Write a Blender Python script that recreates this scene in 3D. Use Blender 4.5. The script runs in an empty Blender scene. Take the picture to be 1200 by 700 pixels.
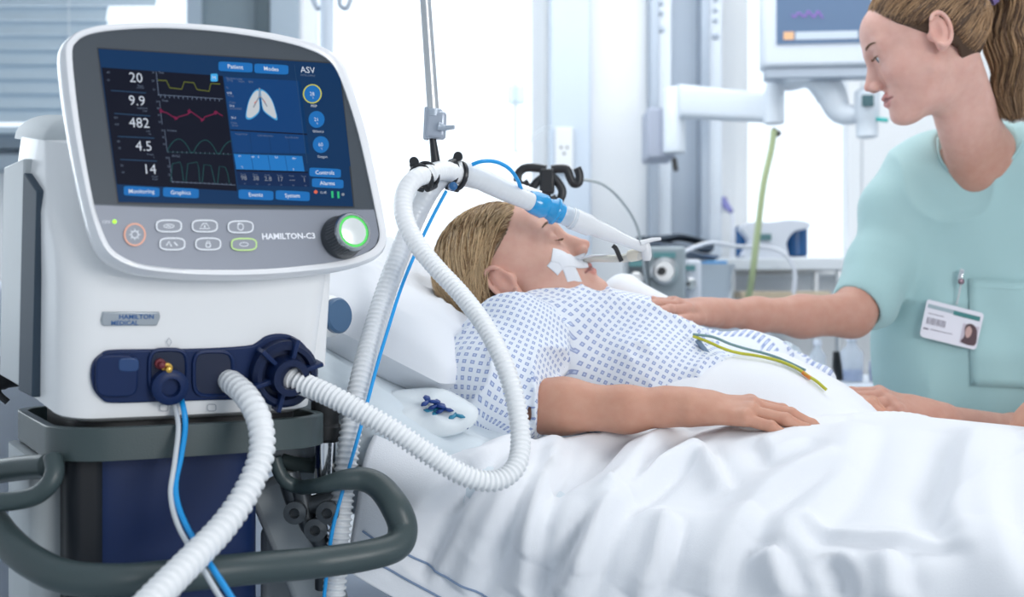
import bpy, bmesh, math, random
import numpy as np
from mathutils import Vector, Matrix

# ------------------------------------------------------------------ camera, world, light, exposure
SC = bpy.context.scene
COL = SC.collection
FPX = 1400.0                                    # focal length in pixels of the 1200x700 frame
cam_d = bpy.data.cameras.new('camera')
cam_d.sensor_width = 36.0
cam_d.lens = FPX / 1200.0 * 36.0
cam_d.clip_start = 0.02
cam_d.dof.use_dof = True
cam_d.dof.focus_distance = 1.5
cam_d.dof.aperture_fstop = 4.2
cam = bpy.data.objects.new('camera', cam_d)
COL.objects.link(cam)
cam.location = (0, 0, 1.2)
cam.rotation_euler = (math.pi / 2, 0, 0)
SC.camera = cam
SC.view_settings.view_transform = 'Standard'
SC.view_settings.look = 'None'
SC.view_settings.gamma = 1.0
SC.view_settings.exposure = 0.0
SC.view_settings.use_curve_mapping = False

W = bpy.data.worlds.new('daylight')
SC.world = W
W.use_nodes = True
wn = W.node_tree.nodes
wn['Background'].inputs[0].default_value = (0.80, 0.90, 1.0, 1)
# bright sky outside the windows (+Y), dimmer hospital ward behind the viewer (-Y)
_tc = wn.new('ShaderNodeTexCoord')
_sx = wn.new('ShaderNodeSeparateXYZ')
_mr = wn.new('ShaderNodeMapRange')
_mr.interpolation_type = 'SMOOTHSTEP'
_mr.inputs['From Min'].default_value = -0.2
_mr.inputs['From Max'].default_value = 0.8
_mr.inputs['To Min'].default_value = 0.62
_mr.inputs['To Max'].default_value = 1.9
W.node_tree.links.new(_tc.outputs['Generated'], _sx.inputs[0])
W.node_tree.links.new(_sx.outputs['Y'], _mr.inputs['Value'])
W.node_tree.links.new(_mr.outputs['Result'], wn['Background'].inputs[1])


def area_light(name, loc, target, sx, sy, power, color):
    l = bpy.data.lights.new(name, 'AREA')
    l.shape = 'RECTANGLE'
    l.size, l.size_y = sx, sy
    l.energy = power
    l.color = color
    o = bpy.data.objects.new(name, l)
    COL.objects.link(o)
    o.location = loc
    o.rotation_euler = (Vector(target) - Vector(loc)).to_track_quat('-Z', 'Y').to_euler()
    return o


area_light('ceiling_light_bed', (0.5, 2.0, 2.72), (0.5, 2.0, 0), 1.6, 1.2, 14, (1.0, 0.99, 0.97))
area_light('front_fill_light', (1.7, -0.9, 1.75), (-0.3, 1.3, 1.1), 1.2, 1.0, 35, (1.0, 0.985, 0.97))  # added fill from behind the viewer, brightens the ventilator front; no real source
area_light('window_light_left', (-1.9, 2.9, 1.7), (0.3, 1.6, 1.0), 1.1, 1.3, 16, (0.86, 0.94, 1.0))
area_light('ceiling_light_back', (0.4, 3.1, 2.72), (0.5, 3.7, 1.2), 3.0, 0.6, 26, (0.95, 0.98, 1.0))


# ------------------------------------------------------------------ helpers
def P(px, py, d):
    """point seen at photo position (px, py) of the 1200x700 frame, d metres into the room"""
    return np.array([(px - 600.0) / FPX * d, d, 1.2 - (py - 350.0) / FPX * d])


MATS = {}


def mat(name, color, rough=0.5, metal=0.0, noise=0.0, nscale=30.0, bump=0.0, bscale=200.0, alpha=1.0,
        trans=0.0, emit=None, estr=0.0, coat=0.0, sss=0.0, spec=0.5, sheen=0.0):
    if name in MATS:
        return MATS[name]
    m = bpy.data.materials.new(name)
    m.use_nodes = True
    nt = m.node_tree
    b = nt.nodes['Principled BSDF']
    I = b.inputs
    I['Base Color'].default_value = (*color, 1)
    I['Roughness'].default_value = rough
    I['Metallic'].default_value = metal
    I['Alpha'].default_value = alpha
    I['Transmission Weight'].default_value = trans
    I['Coat Weight'].default_value = coat
    I['Specular IOR Level'].default_value = spec
    I['Sheen Weight'].default_value = sheen
    if sss:
        I['Subsurface Weight'].default_value = sss
        I['Subsurface Radius'].default_value = (0.012, 0.005, 0.003)
        I['Subsurface Scale'].default_value = 1.0
    if emit:
        I['Emission Color'].default_value = (*emit, 1)
        I['Emission Strength'].default_value = estr
    tc = nt.nodes.new('ShaderNodeTexCoord')
    if noise:
        n = nt.nodes.new('ShaderNodeTexNoise')
        n.inputs['Scale'].default_value = nscale
        n.inputs['Detail'].default_value = 4
        nt.links.new(tc.outputs['Object'], n.inputs['Vector'])
        mx = nt.nodes.new('ShaderNodeMix')
        mx.data_type = 'RGBA'
        nt.links.new(n.outputs['Fac'], mx.inputs[0])
        mx.inputs[6].default_value = (*[c * (1 - noise) for c in color], 1)
        mx.inputs[7].default_value = (*[min(1, c * (1 + noise)) for c in color], 1)
        nt.links.new(mx.outputs[2], I['Base Color'])
    if bump:
        n = nt.nodes.new('ShaderNodeTexNoise')
        n.inputs['Scale'].default_value = bscale
        n.inputs['Detail'].default_value = 3
        nt.links.new(tc.outputs['Object'], n.inputs['Vector'])
        bp = nt.nodes.new('ShaderNodeBump')
        bp.inputs['Strength'].default_value = bump
        bp.inputs['Distance'].default_value = 0.001
        nt.links.new(n.outputs['Fac'], bp.inputs['Height'])
        nt.links.new(bp.outputs['Normal'], I['Normal'])
    MATS[name] = m
    return m


def link(name, me, parent=None, mats=(), loc=None, smooth=True):
    for m in mats:
        me.materials.append(m)
    o = bpy.data.objects.new(name, me)
    COL.objects.link(o)
    if smooth and isinstance(me, bpy.types.Mesh):
        me.polygons.foreach_set('use_smooth', [True] * len(me.polygons))
        if smooth != 'full':
            try:
                me.set_sharp_from_angle(angle=math.radians(smooth if smooth is not True else 40))
            except Exception:
                pass
    if parent is not None:
        o.parent = parent
        o.matrix_parent_inverse = Matrix.Translation(-parent.location)
    return o


def empty(name, loc=(0, 0, 0)):
    o = bpy.data.objects.new(name, None)
    o.empty_display_size = 0.05
    COL.objects.link(o)
    o.location = tuple(float(v) for v in loc)
    return o


def tag(o, label=None, cat=None, group=None, kind=None):
    if label:
        o['label'] = label
    if cat:
        o['category'] = cat
    if group:
        o['group'] = group
    if kind:
        o['kind'] = kind
    return o


class MB:
    """collects vertices and faces of ONE mesh object"""

    def __init__(s):
        s.v, s.f, s.m, s.n = [], [], [], 0

    def add(s, vs, fs, mi=0):
        vs = np.asarray(vs, float).reshape(-1, 3)
        s.v.append(vs)
        s.f += [tuple(i + s.n for i in f) for f in fs]
        s.m += [mi] * len(fs)
        s.n += len(vs)
        return s

    def box(s, c, size, R=None, mi=0):
        x, y, z = [k / 2 for k in size]
        L = np.array([[-x, -y, -z], [x, -y, -z], [x, y, -z], [-x, y, -z], [-x, -y, z], [x, -y, z], [x, y, z], [-x, y, z]])
        if R is not None:
            L = L @ np.asarray(R).T
        return s.add(L + np.asarray(c), [(0, 3, 2, 1), (4, 5, 6, 7), (0, 1, 5, 4), (1, 2, 6, 5), (2, 3, 7, 6), (3, 0, 4, 7)], mi)

    def rings(s, rs, cap0=True, cap1=True, mi=0, closed=True):
        n = len(rs[0])
        vs = np.concatenate([np.asarray(r) for r in rs])
        fs = []
        for k in range(len(rs) - 1):
            a, b = k * n, (k + 1) * n
            for i in range(n if closed else n - 1):
                j = (i + 1) % n
                fs.append((a + i, a + j, b + j, b + i))
        if cap0:
            fs.append(tuple(range(n))[::-1])
        if cap1:
            o = (len(rs) - 1) * n
            fs.append(tuple(o + i for i in range(n)))
        return s.add(vs, fs, mi)

    def tube(s, pts, r, n=12, mi=0, cap=True, flat=None):
        pts = np.asarray(pts, float)
        r = np.broadcast_to(np.asarray(r, float), (len(pts),))
        T = np.gradient(pts, axis=0)
        T /= np.linalg.norm(T, axis=1)[:, None] + 1e-12
        up = np.array([0, 0, 1.0]) if abs(T[0][2]) < .9 else np.array([1.0, 0, 0])
        N = np.cross(T[0], up)
        N /= np.linalg.norm(N)
        a = np.linspace(0, 2 * np.pi, n, endpoint=False)
        rs = []
        for i in range(len(pts)):
            N = N - T[i] * N.dot(T[i])
            N /= np.linalg.norm(N)
            B = np.cross(T[i], N)
            fl = 1.0 if flat is None else flat
            rs.append(pts[i] + r[i] * (np.cos(a)[:, None] * N + np.sin(a)[:, None] * B * fl))
        return s.rings(rs, cap, cap, mi)

    def lathe(s, c, axis, prof, n=32, mi=0, cap=True):
        """prof: list of (distance along axis, radius)"""
        A = np.asarray(axis, float)
        A /= np.linalg.norm(A)
        up = np.array([0, 0, 1.0]) if abs(A[2]) < .9 else np.array([1.0, 0, 0])
        N = np.cross(A, up)
        N /= np.linalg.norm(N)
        B = np.cross(A, N)
        a = np.linspace(0, 2 * np.pi, n, endpoint=False)
        rs = [np.asarray(c) + A * d + max(r, 1e-5) * (np.cos(a)[:, None] * N + np.sin(a)[:, None] * B) for d, r in prof]
        return s.rings(rs, cap, cap, mi)

    def build(s, name, mats, parent=None, smooth=True, bevel=0, recalc=True):
        me = bpy.data.meshes.new(name)
        vs = np.concatenate(s.v)
        me.from_pydata(vs.tolist(), [], s.f)
        me.polygons.foreach_set('material_index', s.m)
        if recalc:
            bm = bmesh.new()
            bm.from_mesh(me)
            bmesh.ops.recalc_face_normals(bm, faces=bm.faces)
            bm.to_mesh(me)
            bm.free()
        if not isinstance(mats, (list, tuple)):
            mats = [mats]
        o = link(name, me, parent, mats, smooth=smooth)
        if bevel:
            b = o.modifiers.new('bevel', 'BEVEL')
            b.width = bevel
            b.segments = 3
            b.limit_method = 'ANGLE'
            b.angle_limit = math.radians(35)
            b.harden_normals = False
        return o


def cr(pts, n=8, closed=False):
    """Catmull-Rom through pts"""
    p = np.asarray(pts, float)
    out = []
    N = len(p)
    for i in range(N if closed else N - 1):
        if closed:
            a, b, c, d = p[(i - 1) % N], p[i], p[(i + 1) % N], p[(i + 2) % N]
        else:
            a, b, c, d = p[max(i - 1, 0)], p[i], p[i + 1], p[min(i + 2, N - 1)]
        for t in np.linspace(0, 1, n, endpoint=False):
            out.append(.5 * (2 * b + (c - a) * t + (2 * a - 5 * b + 4 * c - d) * t * t + (3 * b - a - 3 * c + d) * t ** 3))
    if not closed:
        out.append(p[-1])
    return np.array(out)


def resample(p, step):
    p = np.asarray(p)
    d = np.r_[0, np.cumsum(np.linalg.norm(np.diff(p, axis=0), axis=1))]
    n = max(2, int(d[-1] / step))
    t = np.linspace(0, d[-1], n + 1)
    return np.stack([np.interp(t, d, p[:, k]) for k in range(p.shape[1])], 1), t


class Frame:
    def __init__(s, o, R):
        s.o = np.asarray(o, float)
        s.R = np.asarray(R, float)      # columns u (right), v (into), w (up)

    def w(s, p):
        return np.asarray(p, float) @ s.R.T + s.o

    def hit(s, px, py, v=0.0):
        """local (u, w) where the line of sight meets the plane v"""
        d = np.array([(px - 600) / FPX, 1.0, -(py - 350) / FPX])
        c = np.array([0, 0, 1.2])
        n = s.R[:, 1]
        t = ((s.o + n * v - c) @ n) / (d @ n)
        l = (c + d * t - s.o) @ s.R
        return l[0], l[2]

    def on(s, px, py, v=0.0):
        u, w_ = s.hit(px, py, v)
        return s.w([u, v, w_])


def rotz(a):
    c, s_ = math.cos(a), math.sin(a)
    return np.array([[c, -s_, 0], [s_, c, 0], [0, 0, 1.0]])


def rotx(a):
    c, s_ = math.cos(a), math.sin(a)
    return np.array([[1.0, 0, 0], [0, c, -s_], [0, s_, c]])


def roty(a):
    c, s_ = math.cos(a), math.sin(a)
    return np.array([[c, 0, s_], [0, 1.0, 0], [-s_, 0, c]])


def vnoise(p, seed=0):
    """smooth value noise, p (n,3), about -1..1"""
    p = np.asarray(p, float)
    i = np.floor(p).astype(np.int64)
    f = p - i
    f = f * f * (3 - 2 * f)

    def h(ix, iy, iz):
        n = (ix * 374761393 + iy * 668265263 + iz * 2147483647 + seed * 974634777) & 0xffffffff
        n = ((n ^ (n >> 13)) * 1274126177) & 0xffffffff
        return ((n ^ (n >> 16)) & 0xffff) / 32767.5 - 1
    r = 0
    for dx in (0, 1):
        for dy in (0, 1):
            for dz in (0, 1):
                wt = (f[:, 0] if dx else 1 - f[:, 0]) * (f[:, 1] if dy else 1 - f[:, 1]) * (f[:, 2] if dz else 1 - f[:, 2])
                r = r + wt * h(i[:, 0] + dx, i[:, 1] + dy, i[:, 2] + dz)
    return r


# ------------------------------------------------------------------ signed-distance modelling (continuous bodies and cloth)
class Prim:
    def __init__(s, c, rad, fn, k, op):
        s.c, s.rad, s.fn, s.k, s.op = np.asarray(c, float), rad, fn, k, op


def capsule(a, b, ra, rb=None, k=.01, op='+'):
    a, b = np.asarray(a, float), np.asarray(b, float)
    rb = ra if rb is None else rb
    ab = b - a
    L2 = ab @ ab + 1e-12

    def fn(p):
        t = np.clip((p - a) @ ab / L2, 0, 1)
        return np.linalg.norm(p - a - t[:, None] * ab, axis=1) - (ra + (rb - ra) * t)
    return Prim((a + b) / 2, math.sqrt(L2) / 2 + max(ra, rb), fn, k, op)


def ellip(c, r, R=None, k=.01, op='+'):
    c, r = np.asarray(c, float), np.asarray(r, float)
    R = np.eye(3) if R is None else np.asarray(R)

    def fn(p):
        q = (p - c) @ R
        k0 = np.linalg.norm(q / r, axis=1)
        k1 = np.linalg.norm(q / r ** 2, axis=1) + 1e-9
        return k0 * (k0 - 1) / k1
    return Prim(c, float(r.max()), fn, k, op)


def half(c, n, k=.01, op='-', rad=99.):
    c, n = np.asarray(c, float), np.asarray(n, float)
    n = n / np.linalg.norm(n)
    return Prim(c, rad, lambda p: (p - c) @ n, k, op)


def rbox(c, half_, r, R=None, k=.01, op='+'):
    c, h_ = np.asarray(c, float), np.asarray(half_, float) - r
    R = np.eye(3) if R is None else np.asarray(R)

    def fn(p):
        q = np.abs((p - c) @ R) - h_
        return np.linalg.norm(np.maximum(q, 0), axis=1) + np.minimum(q.max(1), 0) - r
    return Prim(c, float(np.linalg.norm(half_)), fn, k, op)


def chain(pts, rs, k=.01, op='+'):
    return [capsule(pts[i], pts[i + 1], rs[i], rs[i + 1], k, op) for i in range(len(pts) - 1)]


def xform(prims, R, o):
    """local prims placed by p_world = R p + o"""
    R, o = np.asarray(R, float), np.asarray(o, float)
    out = []
    for q in prims:
        out.append(Prim(R @ q.c + o, q.rad, (lambda f: (lambda p: f((p - o) @ R)))(q.fn), q.k, q.op))
    return out


def evalp(prims, p, c=None, br=None):
    d = np.full(len(p), 1e3)
    for q in prims:
        if c is not None and np.linalg.norm(c - q.c) > q.rad + br + q.k * 2 + .02:
            continue
        e = q.fn(p)
        if q.op == '+':
            h = np.maximum(q.k - np.abs(d - e), 0) / q.k
            d = np.minimum(d, e) - h * h * q.k * .25
        elif q.op == '-':
            h = np.maximum(q.k - np.abs(d + e), 0) / q.k
            d = np.maximum(d, -e) + h * h * q.k * .25
        else:                              # intersection
            d = np.maximum(d, e)
    return d


def sdf_mesh(prims, h, disp=None, pad=.02, B=16, name='m'):
    """surface nets on sparse blocks; returns mesh and vertex array"""
    ps = [q for q in prims if q.op == '+']
    lo = np.min([q.c - q.rad for q in ps], 0) - pad
    hi = np.max([q.c + q.rad for q in ps], 0) + pad
    nb = np.ceil((hi - lo) / (h * B)).astype(int)
    N = nb * B + 3
    ids, pos, edges = [], [], []
    g = np.arange(B + 1)
    G = np.stack(np.meshgrid(g, g, g, indexing='ij'), -1).reshape(-1, 3)
    br = h * B * .9
    bc = np.stack(np.meshgrid(*[np.arange(n) for n in nb], indexing='ij'), -1).reshape(-1, 3)
    cc = lo + (bc + .5) * h * B
    dc = evalp(prims, cc)
    act = np.abs(dc) < br * 1.6 + .02
    corner = [(0, 0, 0), (1, 0, 0), (0, 1, 0), (1, 1, 0), (0, 0, 1), (1, 0, 1), (0, 1, 1), (1, 1, 1)]
    ce = [(0, 1), (2, 3), (4, 5), (6, 7), (0, 2), (1, 3), (4, 6), (5, 7), (0, 4), (1, 5), (2, 6), (3, 7)]
    for b, c in zip(bc[act], cc[act]):
        base = b * B
        pts = lo + (G + base) * h
        v = evalp(prims, pts, c, br)
        if disp is not None:
            if v.min() > .03 or v.max() < -.03:
                continue
            v = v + disp(pts)
        if v.min() > 0 or v.max() < 0:
            continue
        V = v.reshape(B + 1, B + 1, B + 1)
        S = V < 0
        C = [V[x:B + x, y:B + y, z:B + z] for x, y, z in corner]
        cnt = sum((q < 0).astype(int) for q in C)
        m = (cnt > 0) & (cnt < 8)
        idx = np.argwhere(m)
        if len(idx) == 0:
            continue
        cv = np.stack([q[m] for q in C], 1)
        acc = np.zeros((len(idx), 3))
        n = np.zeros(len(idx))
        for a, e in ce:
            va, vb = cv[:, a], cv[:, e]
            x = (va < 0) != (vb < 0)
            t = np.where(x, va / np.where(x, va - vb, 1), 0)
            pa, pb = np.array(corner[a]), np.array(corner[e])
            acc += np.where(x[:, None], pa + t[:, None] * (pb - pa), 0)
            n += x
        gi = idx + base
        ids.append((gi[:, 0] * N[1] + gi[:, 1]) * N[2] + gi[:, 2])
        pos.append(lo + (gi + acc / n[:, None]) * h)
        for ax in range(3):
            sl0 = [slice(0, B)] * 3
            sl1 = [slice(0, B)] * 3
            sl1[ax] = slice(1, B + 1)
            s0, s1 = S[tuple(sl0)], S[tuple(sl1)]
            e = np.argwhere(s0 != s1)
            if len(e):
                edges.append(np.c_[e + base, np.full(len(e), ax), s0[s0 != s1].astype(int)])
    ids = np.concatenate(ids)
    pos = np.concatenate(pos)
    o = np.argsort(ids)
    ids, pos = ids[o], pos[o]
    E = np.concatenate(edges)
    st = np.array([N[1] * N[2], N[2], 1])
    quads = []
    for ax in range(3):
        e = E[E[:, 3] == ax]
        b_, c_ = (ax + 1) % 3, (ax + 2) % 3
        k0 = e[:, :3] @ st
        q = np.stack([k0 - st[b_] - st[c_], k0 - st[c_], k0, k0 - st[b_]], 1)
        q = np.where(e[:, 4:5] == 1, q, q[:, ::-1])
        quads.append(q)
    Q = np.concatenate(quads)
    j = np.searchsorted(ids, Q)
    j = np.minimum(j, len(ids) - 1)
    ok = (ids[j] == Q).all(1)
    j = j[ok]
    me = bpy.data.meshes.new(name)
    me.vertices.add(len(pos))
    me.vertices.foreach_set('co', pos.astype(np.float32).ravel())
    me.loops.add(len(j) * 4)
    me.loops.foreach_set('vertex_index', j.astype(np.int32).ravel())
    me.polygons.add(len(j))
    me.polygons.foreach_set('loop_start', np.arange(0, len(j) * 4, 4, dtype=np.int32))
    me.update(calc_edges=True)
    me.validate()
    return me, pos


def vcolor(me, cols, name='tint'):
    a = me.color_attributes.new(name, 'FLOAT_COLOR', 'POINT')
    c = np.c_[cols, np.ones(len(cols))].astype(np.float32)
    a.data.foreach_set('color', c.ravel())


def falloff(p, prims, w):
    d = evalp(prims, p)
    return np.clip(1 - d / w, 0, 1)
# ------------------------------------------------------------------ people: shared anatomy
def head_prims(closed=True, female=True):
    L = [ellip((-.012, 0, .032), (.095, .074, .080), k=.01),
         ellip((.020, 0, -.018), (.060, .060, .084), k=.03)]
    for s in (1, -1):
        L += [capsule((.004, s * .050, -.052), (.058, s * .012, -.100), .017, .012, k=.030),
              ellip((.047, s * .036, -.034), (.027, .025, .028), k=.026)]
    L += [ellip((.0715, 0, -.100), (.0175, .019, .015), k=.020),
          ellip((.030, 0, -.088), (.035, .034, .018), k=.03),
          ellip((.064, 0, .034), (.021, .046, .034), k=.03)]
    for s in (1, -1):
        L += [capsule((.080, s * .008, .013), (.066, s * .046, .016), .007, .007, k=.018),
              ellip((.092, s * .030, -.002), (.014, .018, .011), k=.014, op='-'),
              ellip((.068, s * .031, -.001), (.0145, .0150, .0115), k=.007)]
    L += [capsule((.083, 0, .008), (.1005, 0, -.034), .0056, .0068, k=.014),
          ellip((.084, 0, -.031), (.019, .0115, .019), k=.010),
          ellip((.1045, 0, -.0375), (.0080, .0078, .0068), k=.007)]
    for s in (1, -1):
        L += [ellip((.095, s * .0115, -.0425), (.0095, .0065, .0065), k=.007)]
    L += [ellip((.0625, 0, -.071), (.0235, .033, .024), k=.014)]
    for s in (1, -1):
        L += chain([(.0885, 0, -.0650), (.0852, s * .010, -.0632), (.0755, s * .0225, -.0695)], (.0034, .0034, .0014), k=.005)
        L += chain([(.0874, 0, -.0752), (.0842, s * .010, -.0752), (.0755, s * .0215, -.0705)], (.0042, .0040, .0014), k=.005)
        L += chain([(.0920, 0, -.0698), (.0882, s * .012, -.0698), (.0765, s * .027, -.0705)], (.0013, .0013, .0010), k=.0025, op='-')
        L += [ellip((.1005, s * .0065, -.0500), (.0060, .0030, .0040), k=.003, op='-')]
        if closed:   # the seam of the lids
            L += chain([(.0825, s * .018, -.0065), (.0835, s * .030, -.0085), (.0775, s * .044, -.0055)], (.0008, .0010, .0008), k=.002, op='-')
        # ear
        ER = rotz(s * .35) @ roty(-.12)
        L += [ellip((-.019, s * .0790, -.004), (.0165, .0070, .028), R=ER, k=.010)]
        a = np.linspace(-2.2, 2.5, 22)
        hp = [np.array([-.020, s * .0835, -.003]) + ER @ np.array([-.0165 * math.cos(t), s * .0035, .0275 * math.sin(t)]) for t in a]
        L += chain(hp, [.0030] * 22, k=.0025)
        L += [ellip(np.array([-.015, s * .0885, -.003]), (.0085, .007, .0165), R=ER, k=.005, op='-'),
                            ellip((-.0145, s * .0805, -.0300), (.0070, .0050, .0080), k=.008),
              ellip((-.0040, s * .0770, -.0080), (.0045, .0045, .0070), k=.008)]
    return L


def head_tint(q, base, lip=(.55, .20, .18), blush=.12):
    """q: head-local positions -> skin colours (lips, cheeks, ears), shade painted into nostrils and mouth crease"""
    n = len(q)
    c = np.tile(np.array(base, float), (n, 1))

    def mix(w, col):
        nonlocal c
        w = np.clip(w, 0, 1)[:, None]
        c = c * (1 - w) + np.array(col) * w
    red = np.array(base) * np.array([1.02, .80, .78])
    for s in (1, -1):
        mix(blush * 4 * np.exp(-(((q - np.array([.058, s * .042, -.035])) / .022) ** 2).sum(1)), red)
        mix(.5 * np.exp(-(((q - np.array([-.017, s * .078, -.006])) / np.array([.02, .012, .03])) ** 2).sum(1)), red)
        lips = chain([(.0885, 0, -.0650), (.0852, s * .010, -.0632), (.0755, s * .0225, -.0695)], (.0034, .0034, .0014)) + \
            chain([(.0874, 0, -.0752), (.0842, s * .010, -.0752), (.0755, s * .0215, -.0705)], (.0042, .0040, .0014))
        mix(falloff(q, lips, .0022) * .7, lip)
        mix(falloff(q, chain([(.0920, 0, -.0698), (.0882, s * .012, -.0698), (.0765, s * .026, -.0705)], (.0014, .0014, .0010)), .0010) * .75, np.array(lip) * .35)  # painted shade along the mouth crease
        mix(falloff(q, [ellip((.1005, s * .0065, -.0500), (.0060, .0030, .0040))], .0015) * .9, np.array(base) * .25)  # painted shade inside the nostrils
    mix(.6 * np.exp(-(((q - np.array([.105, 0, -.038])) / .012) ** 2).sum(1)), red)
    return c


def hand_prims(W0, D, N, length, curl, spread, thumb, side, k=.006, scale=1.0, fan=0.0):
    """W0 wrist point, D direction of the fingers, N normal of the back of the hand, side = +1 if the thumb
    lies towards cross(D, N). curl: per finger list of three bends (radians). thumb: (side angle, droop)."""
    D = np.asarray(D, float); D /= np.linalg.norm(D)
    N = np.asarray(N, float); N -= D * (N @ D); N /= np.linalg.norm(N)
    S = np.cross(D, N) * side
    sc = scale
    L = []
    kn = []
    for i, (off, fwd) in enumerate([(.026, .086), (.009, .090), (-.009, .085), (-.025, .077)]):
        b = W0 + (S * off * .55 + D * .012) * sc
        e = W0 + (S * off + D * fwd + N * (.004 if i in (1, 2) else .001)) * sc
        L.append(capsule(b, e, .0125 * sc, .0100 * sc, k=.014 * sc))
        kn.append(e)
        L.append(ellip(e + N * .0035 * sc, (.0078 * sc,) * 3, k=.007 * sc))
    L.append(capsule(W0 - D * .02 * sc + S * .006 * sc, W0 + D * .03 * sc + S * .006 * sc, .021 * sc, .019 * sc, k=.02 * sc))
    seg = [(.042, .026, .021), (.047, .030, .022), (.044, .028, .021), (.034, .021, .019)]
    tips = []
    for i in range(4):
        a = spread[i]
        d = D * math.cos(a) + S * math.sin(a)
        p = kn[i]
        ang = 0
        rr = [.0092, .0084, .0076, .0066]
        if i == 3:
            rr = [.0082, .0074, .0067, .0058]
        for j in range(3):
            ang += curl[i][j]
            v = d * math.cos(ang) - N * math.sin(ang)
            q = p + v * seg[i][j] * sc
            L.append(capsule(p, q, rr[j] * sc, rr[j + 1] * sc, k=.0022 * sc))
            if j:
                L.append(ellip(p, (rr[j] * 1.06 * sc,) * 3, k=.003 * sc))
            p = q
        nrm = d * math.sin(ang) + N * math.cos(ang)
        tips.append((p, v, nrm, rr[3] * sc))
    # thumb: leaves the side of the palm near its base
    tp = W0 + (D * .018 + S * .018 - N * .006) * sc
    sa, dr = thumb
    d1 = D * math.cos(sa) + S * math.sin(sa) * math.cos(dr) - N * math.sin(sa) * math.sin(dr)
    d1 /= np.linalg.norm(d1)
    d2 = d1 * .9 + D * .35
    d2 /= np.linalg.norm(d2)
    p1 = tp + d1 * .042 * sc
    p2 = p1 + (d1 * .6 + d2 * .4) * .033 * sc
    p3 = p2 + d2 * .026 * sc
    L += [capsule(tp, p1, .0150 * sc, .0110 * sc, k=.010 * sc), capsule(p1, p2, .0108 * sc, .0094 * sc, k=.003 * sc),
          capsule(p2, p3, .0096 * sc, .0078 * sc, k=.003 * sc)]
    tips.append((p3, d2, N * .6 + S * .5, .0078 * sc))
    return L, tips


def nails(tips, name, parent, material):
    for (p, v, n, r) in tips:
        v = v / np.linalg.norm(v)
        n = n - v * (n @ v)
        n /= np.linalg.norm(n)
        s_ = np.cross(v, n)
        mb = MB()
        g = []
        for a in np.linspace(-1, 1, 7):
            for b in np.linspace(-1, 1, 7):
                rr = min(1, 1.0 / max(1e-6, (abs(a) ** 3 + abs(b) ** 3) ** (1 / 3.)))
                a2, b2 = a * rr, b * rr
                th = b2 * .85
                g.append(p + v * (a2 * r * .85 + r * .15) + (n * math.cos(th) + s_ * math.sin(th)) * r * (1.035 - .05 * max(0, -a2)))
        f = []
        for i in range(6):
            for j in range(6):
                q = i * 7 + j
                f.append((q, q + 1, q + 8, q + 7))
        mb.add(g, f)
        mb.build(name, material, parent, smooth='full')


def skin_mat(name):
    m = mat(name, (.8, .5, .4), rough=.48, sss=.0, bump=.25, bscale=900, spec=.35)
    nt = m.node_tree
    a = nt.nodes.new('ShaderNodeAttribute')
    a.attribute_name = 'tint'
    n = nt.nodes.new('ShaderNodeTexNoise')
    n.inputs['Scale'].default_value = 60
    n.inputs['Detail'].default_value = 5
    mx = nt.nodes.new('ShaderNodeMix')
    mx.data_type = 'RGBA'
    mx.blend_type = 'MULTIPLY'
    mx.inputs[0].default_value = 1
    rmp = nt.nodes.new('ShaderNodeValToRGB')
    rmp.color_ramp.elements[0].position = .3
    rmp.color_ramp.elements[0].color = (.93, .86, .85, 1)
    rmp.color_ramp.elements[1].position = .7
    rmp.color_ramp.elements[1].color = (1, 1, 1, 1)
    tc = nt.nodes.new('ShaderNodeTexCoord')
    nt.links.new(tc.outputs['Object'], n.inputs['Vector'])
    nt.links.new(n.outputs['Fac'], rmp.inputs[0])
    nt.links.new(a.outputs['Color'], mx.inputs[6])
    nt.links.new(rmp.outputs[0], mx.inputs[7])
    nt.links.new(mx.outputs[2], nt.nodes['Principled BSDF'].inputs['Base Color'])
    I = nt.nodes['Principled BSDF'].inputs
    I['Subsurface Weight'].default_value = .18
    I['Subsurface Radius'].default_value = (1.0, .35, .2)
    I['Subsurface Scale'].default_value = .008
    return m


def strands(paths, r0, name, material, parent, sides=3):
    """many tapering hair strands as one mesh"""
    P_ = np.asarray(paths)                       # (n, m, 3)
    n, m_, _ = P_.shape
    T = np.gradient(P_, axis=1)
    T /= np.linalg.norm(T, axis=2, keepdims=True) + 1e-9
    ref = np.array([.31, .52, .79])
    N = np.cross(T, ref)
    N /= np.linalg.norm(N, axis=2, keepdims=True) + 1e-9
    Bn = np.cross(T, N)
    tt = np.linspace(0, 1, m_)
    rad = r0 * (1 - .75 * tt ** 3) * np.minimum(1, .4 + tt * 6)
    rad = rad[None, :, None] * np.ones((n, 1, 1))
    vs = []
    for s in range(sides):
        a = 2 * np.pi * s / sides
        vs.append(P_ + rad * (math.cos(a) * N + math.sin(a) * Bn))
    V = np.stack(vs, 2).reshape(-1, 3)          # index = (i*m + j)*sides + s
    i, j, s = np.meshgrid(np.arange(n), np.arange(m_ - 1), np.arange(sides), indexing='ij')
    a = (i * m_ + j) * sides + s
    b = (i * m_ + j) * sides + (s + 1) % sides
    Q = np.stack([a, b, b + sides, a + sides], -1).reshape(-1, 4)
    me = bpy.data.meshes.new(name)
    me.vertices.add(len(V))
    me.vertices.foreach_set('co', V.astype(np.float32).ravel())
    me.loops.add(Q.size)
    me.loops.foreach_set('vertex_index', Q.astype(np.int32).ravel())
    me.polygons.add(len(Q))
    me.polygons.foreach_set('loop_start', np.arange(0, Q.size, 4, dtype=np.int32))
    me.update(calc_edges=True)
    rng = np.random.default_rng(5)
    sh = np.repeat(rng.uniform(.72, 1.25, n), m_ * sides)
    vcolor(me, np.stack([sh, sh, sh], 1), 'strand')
    return link(name, me, parent, [material], smooth='full')


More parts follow.
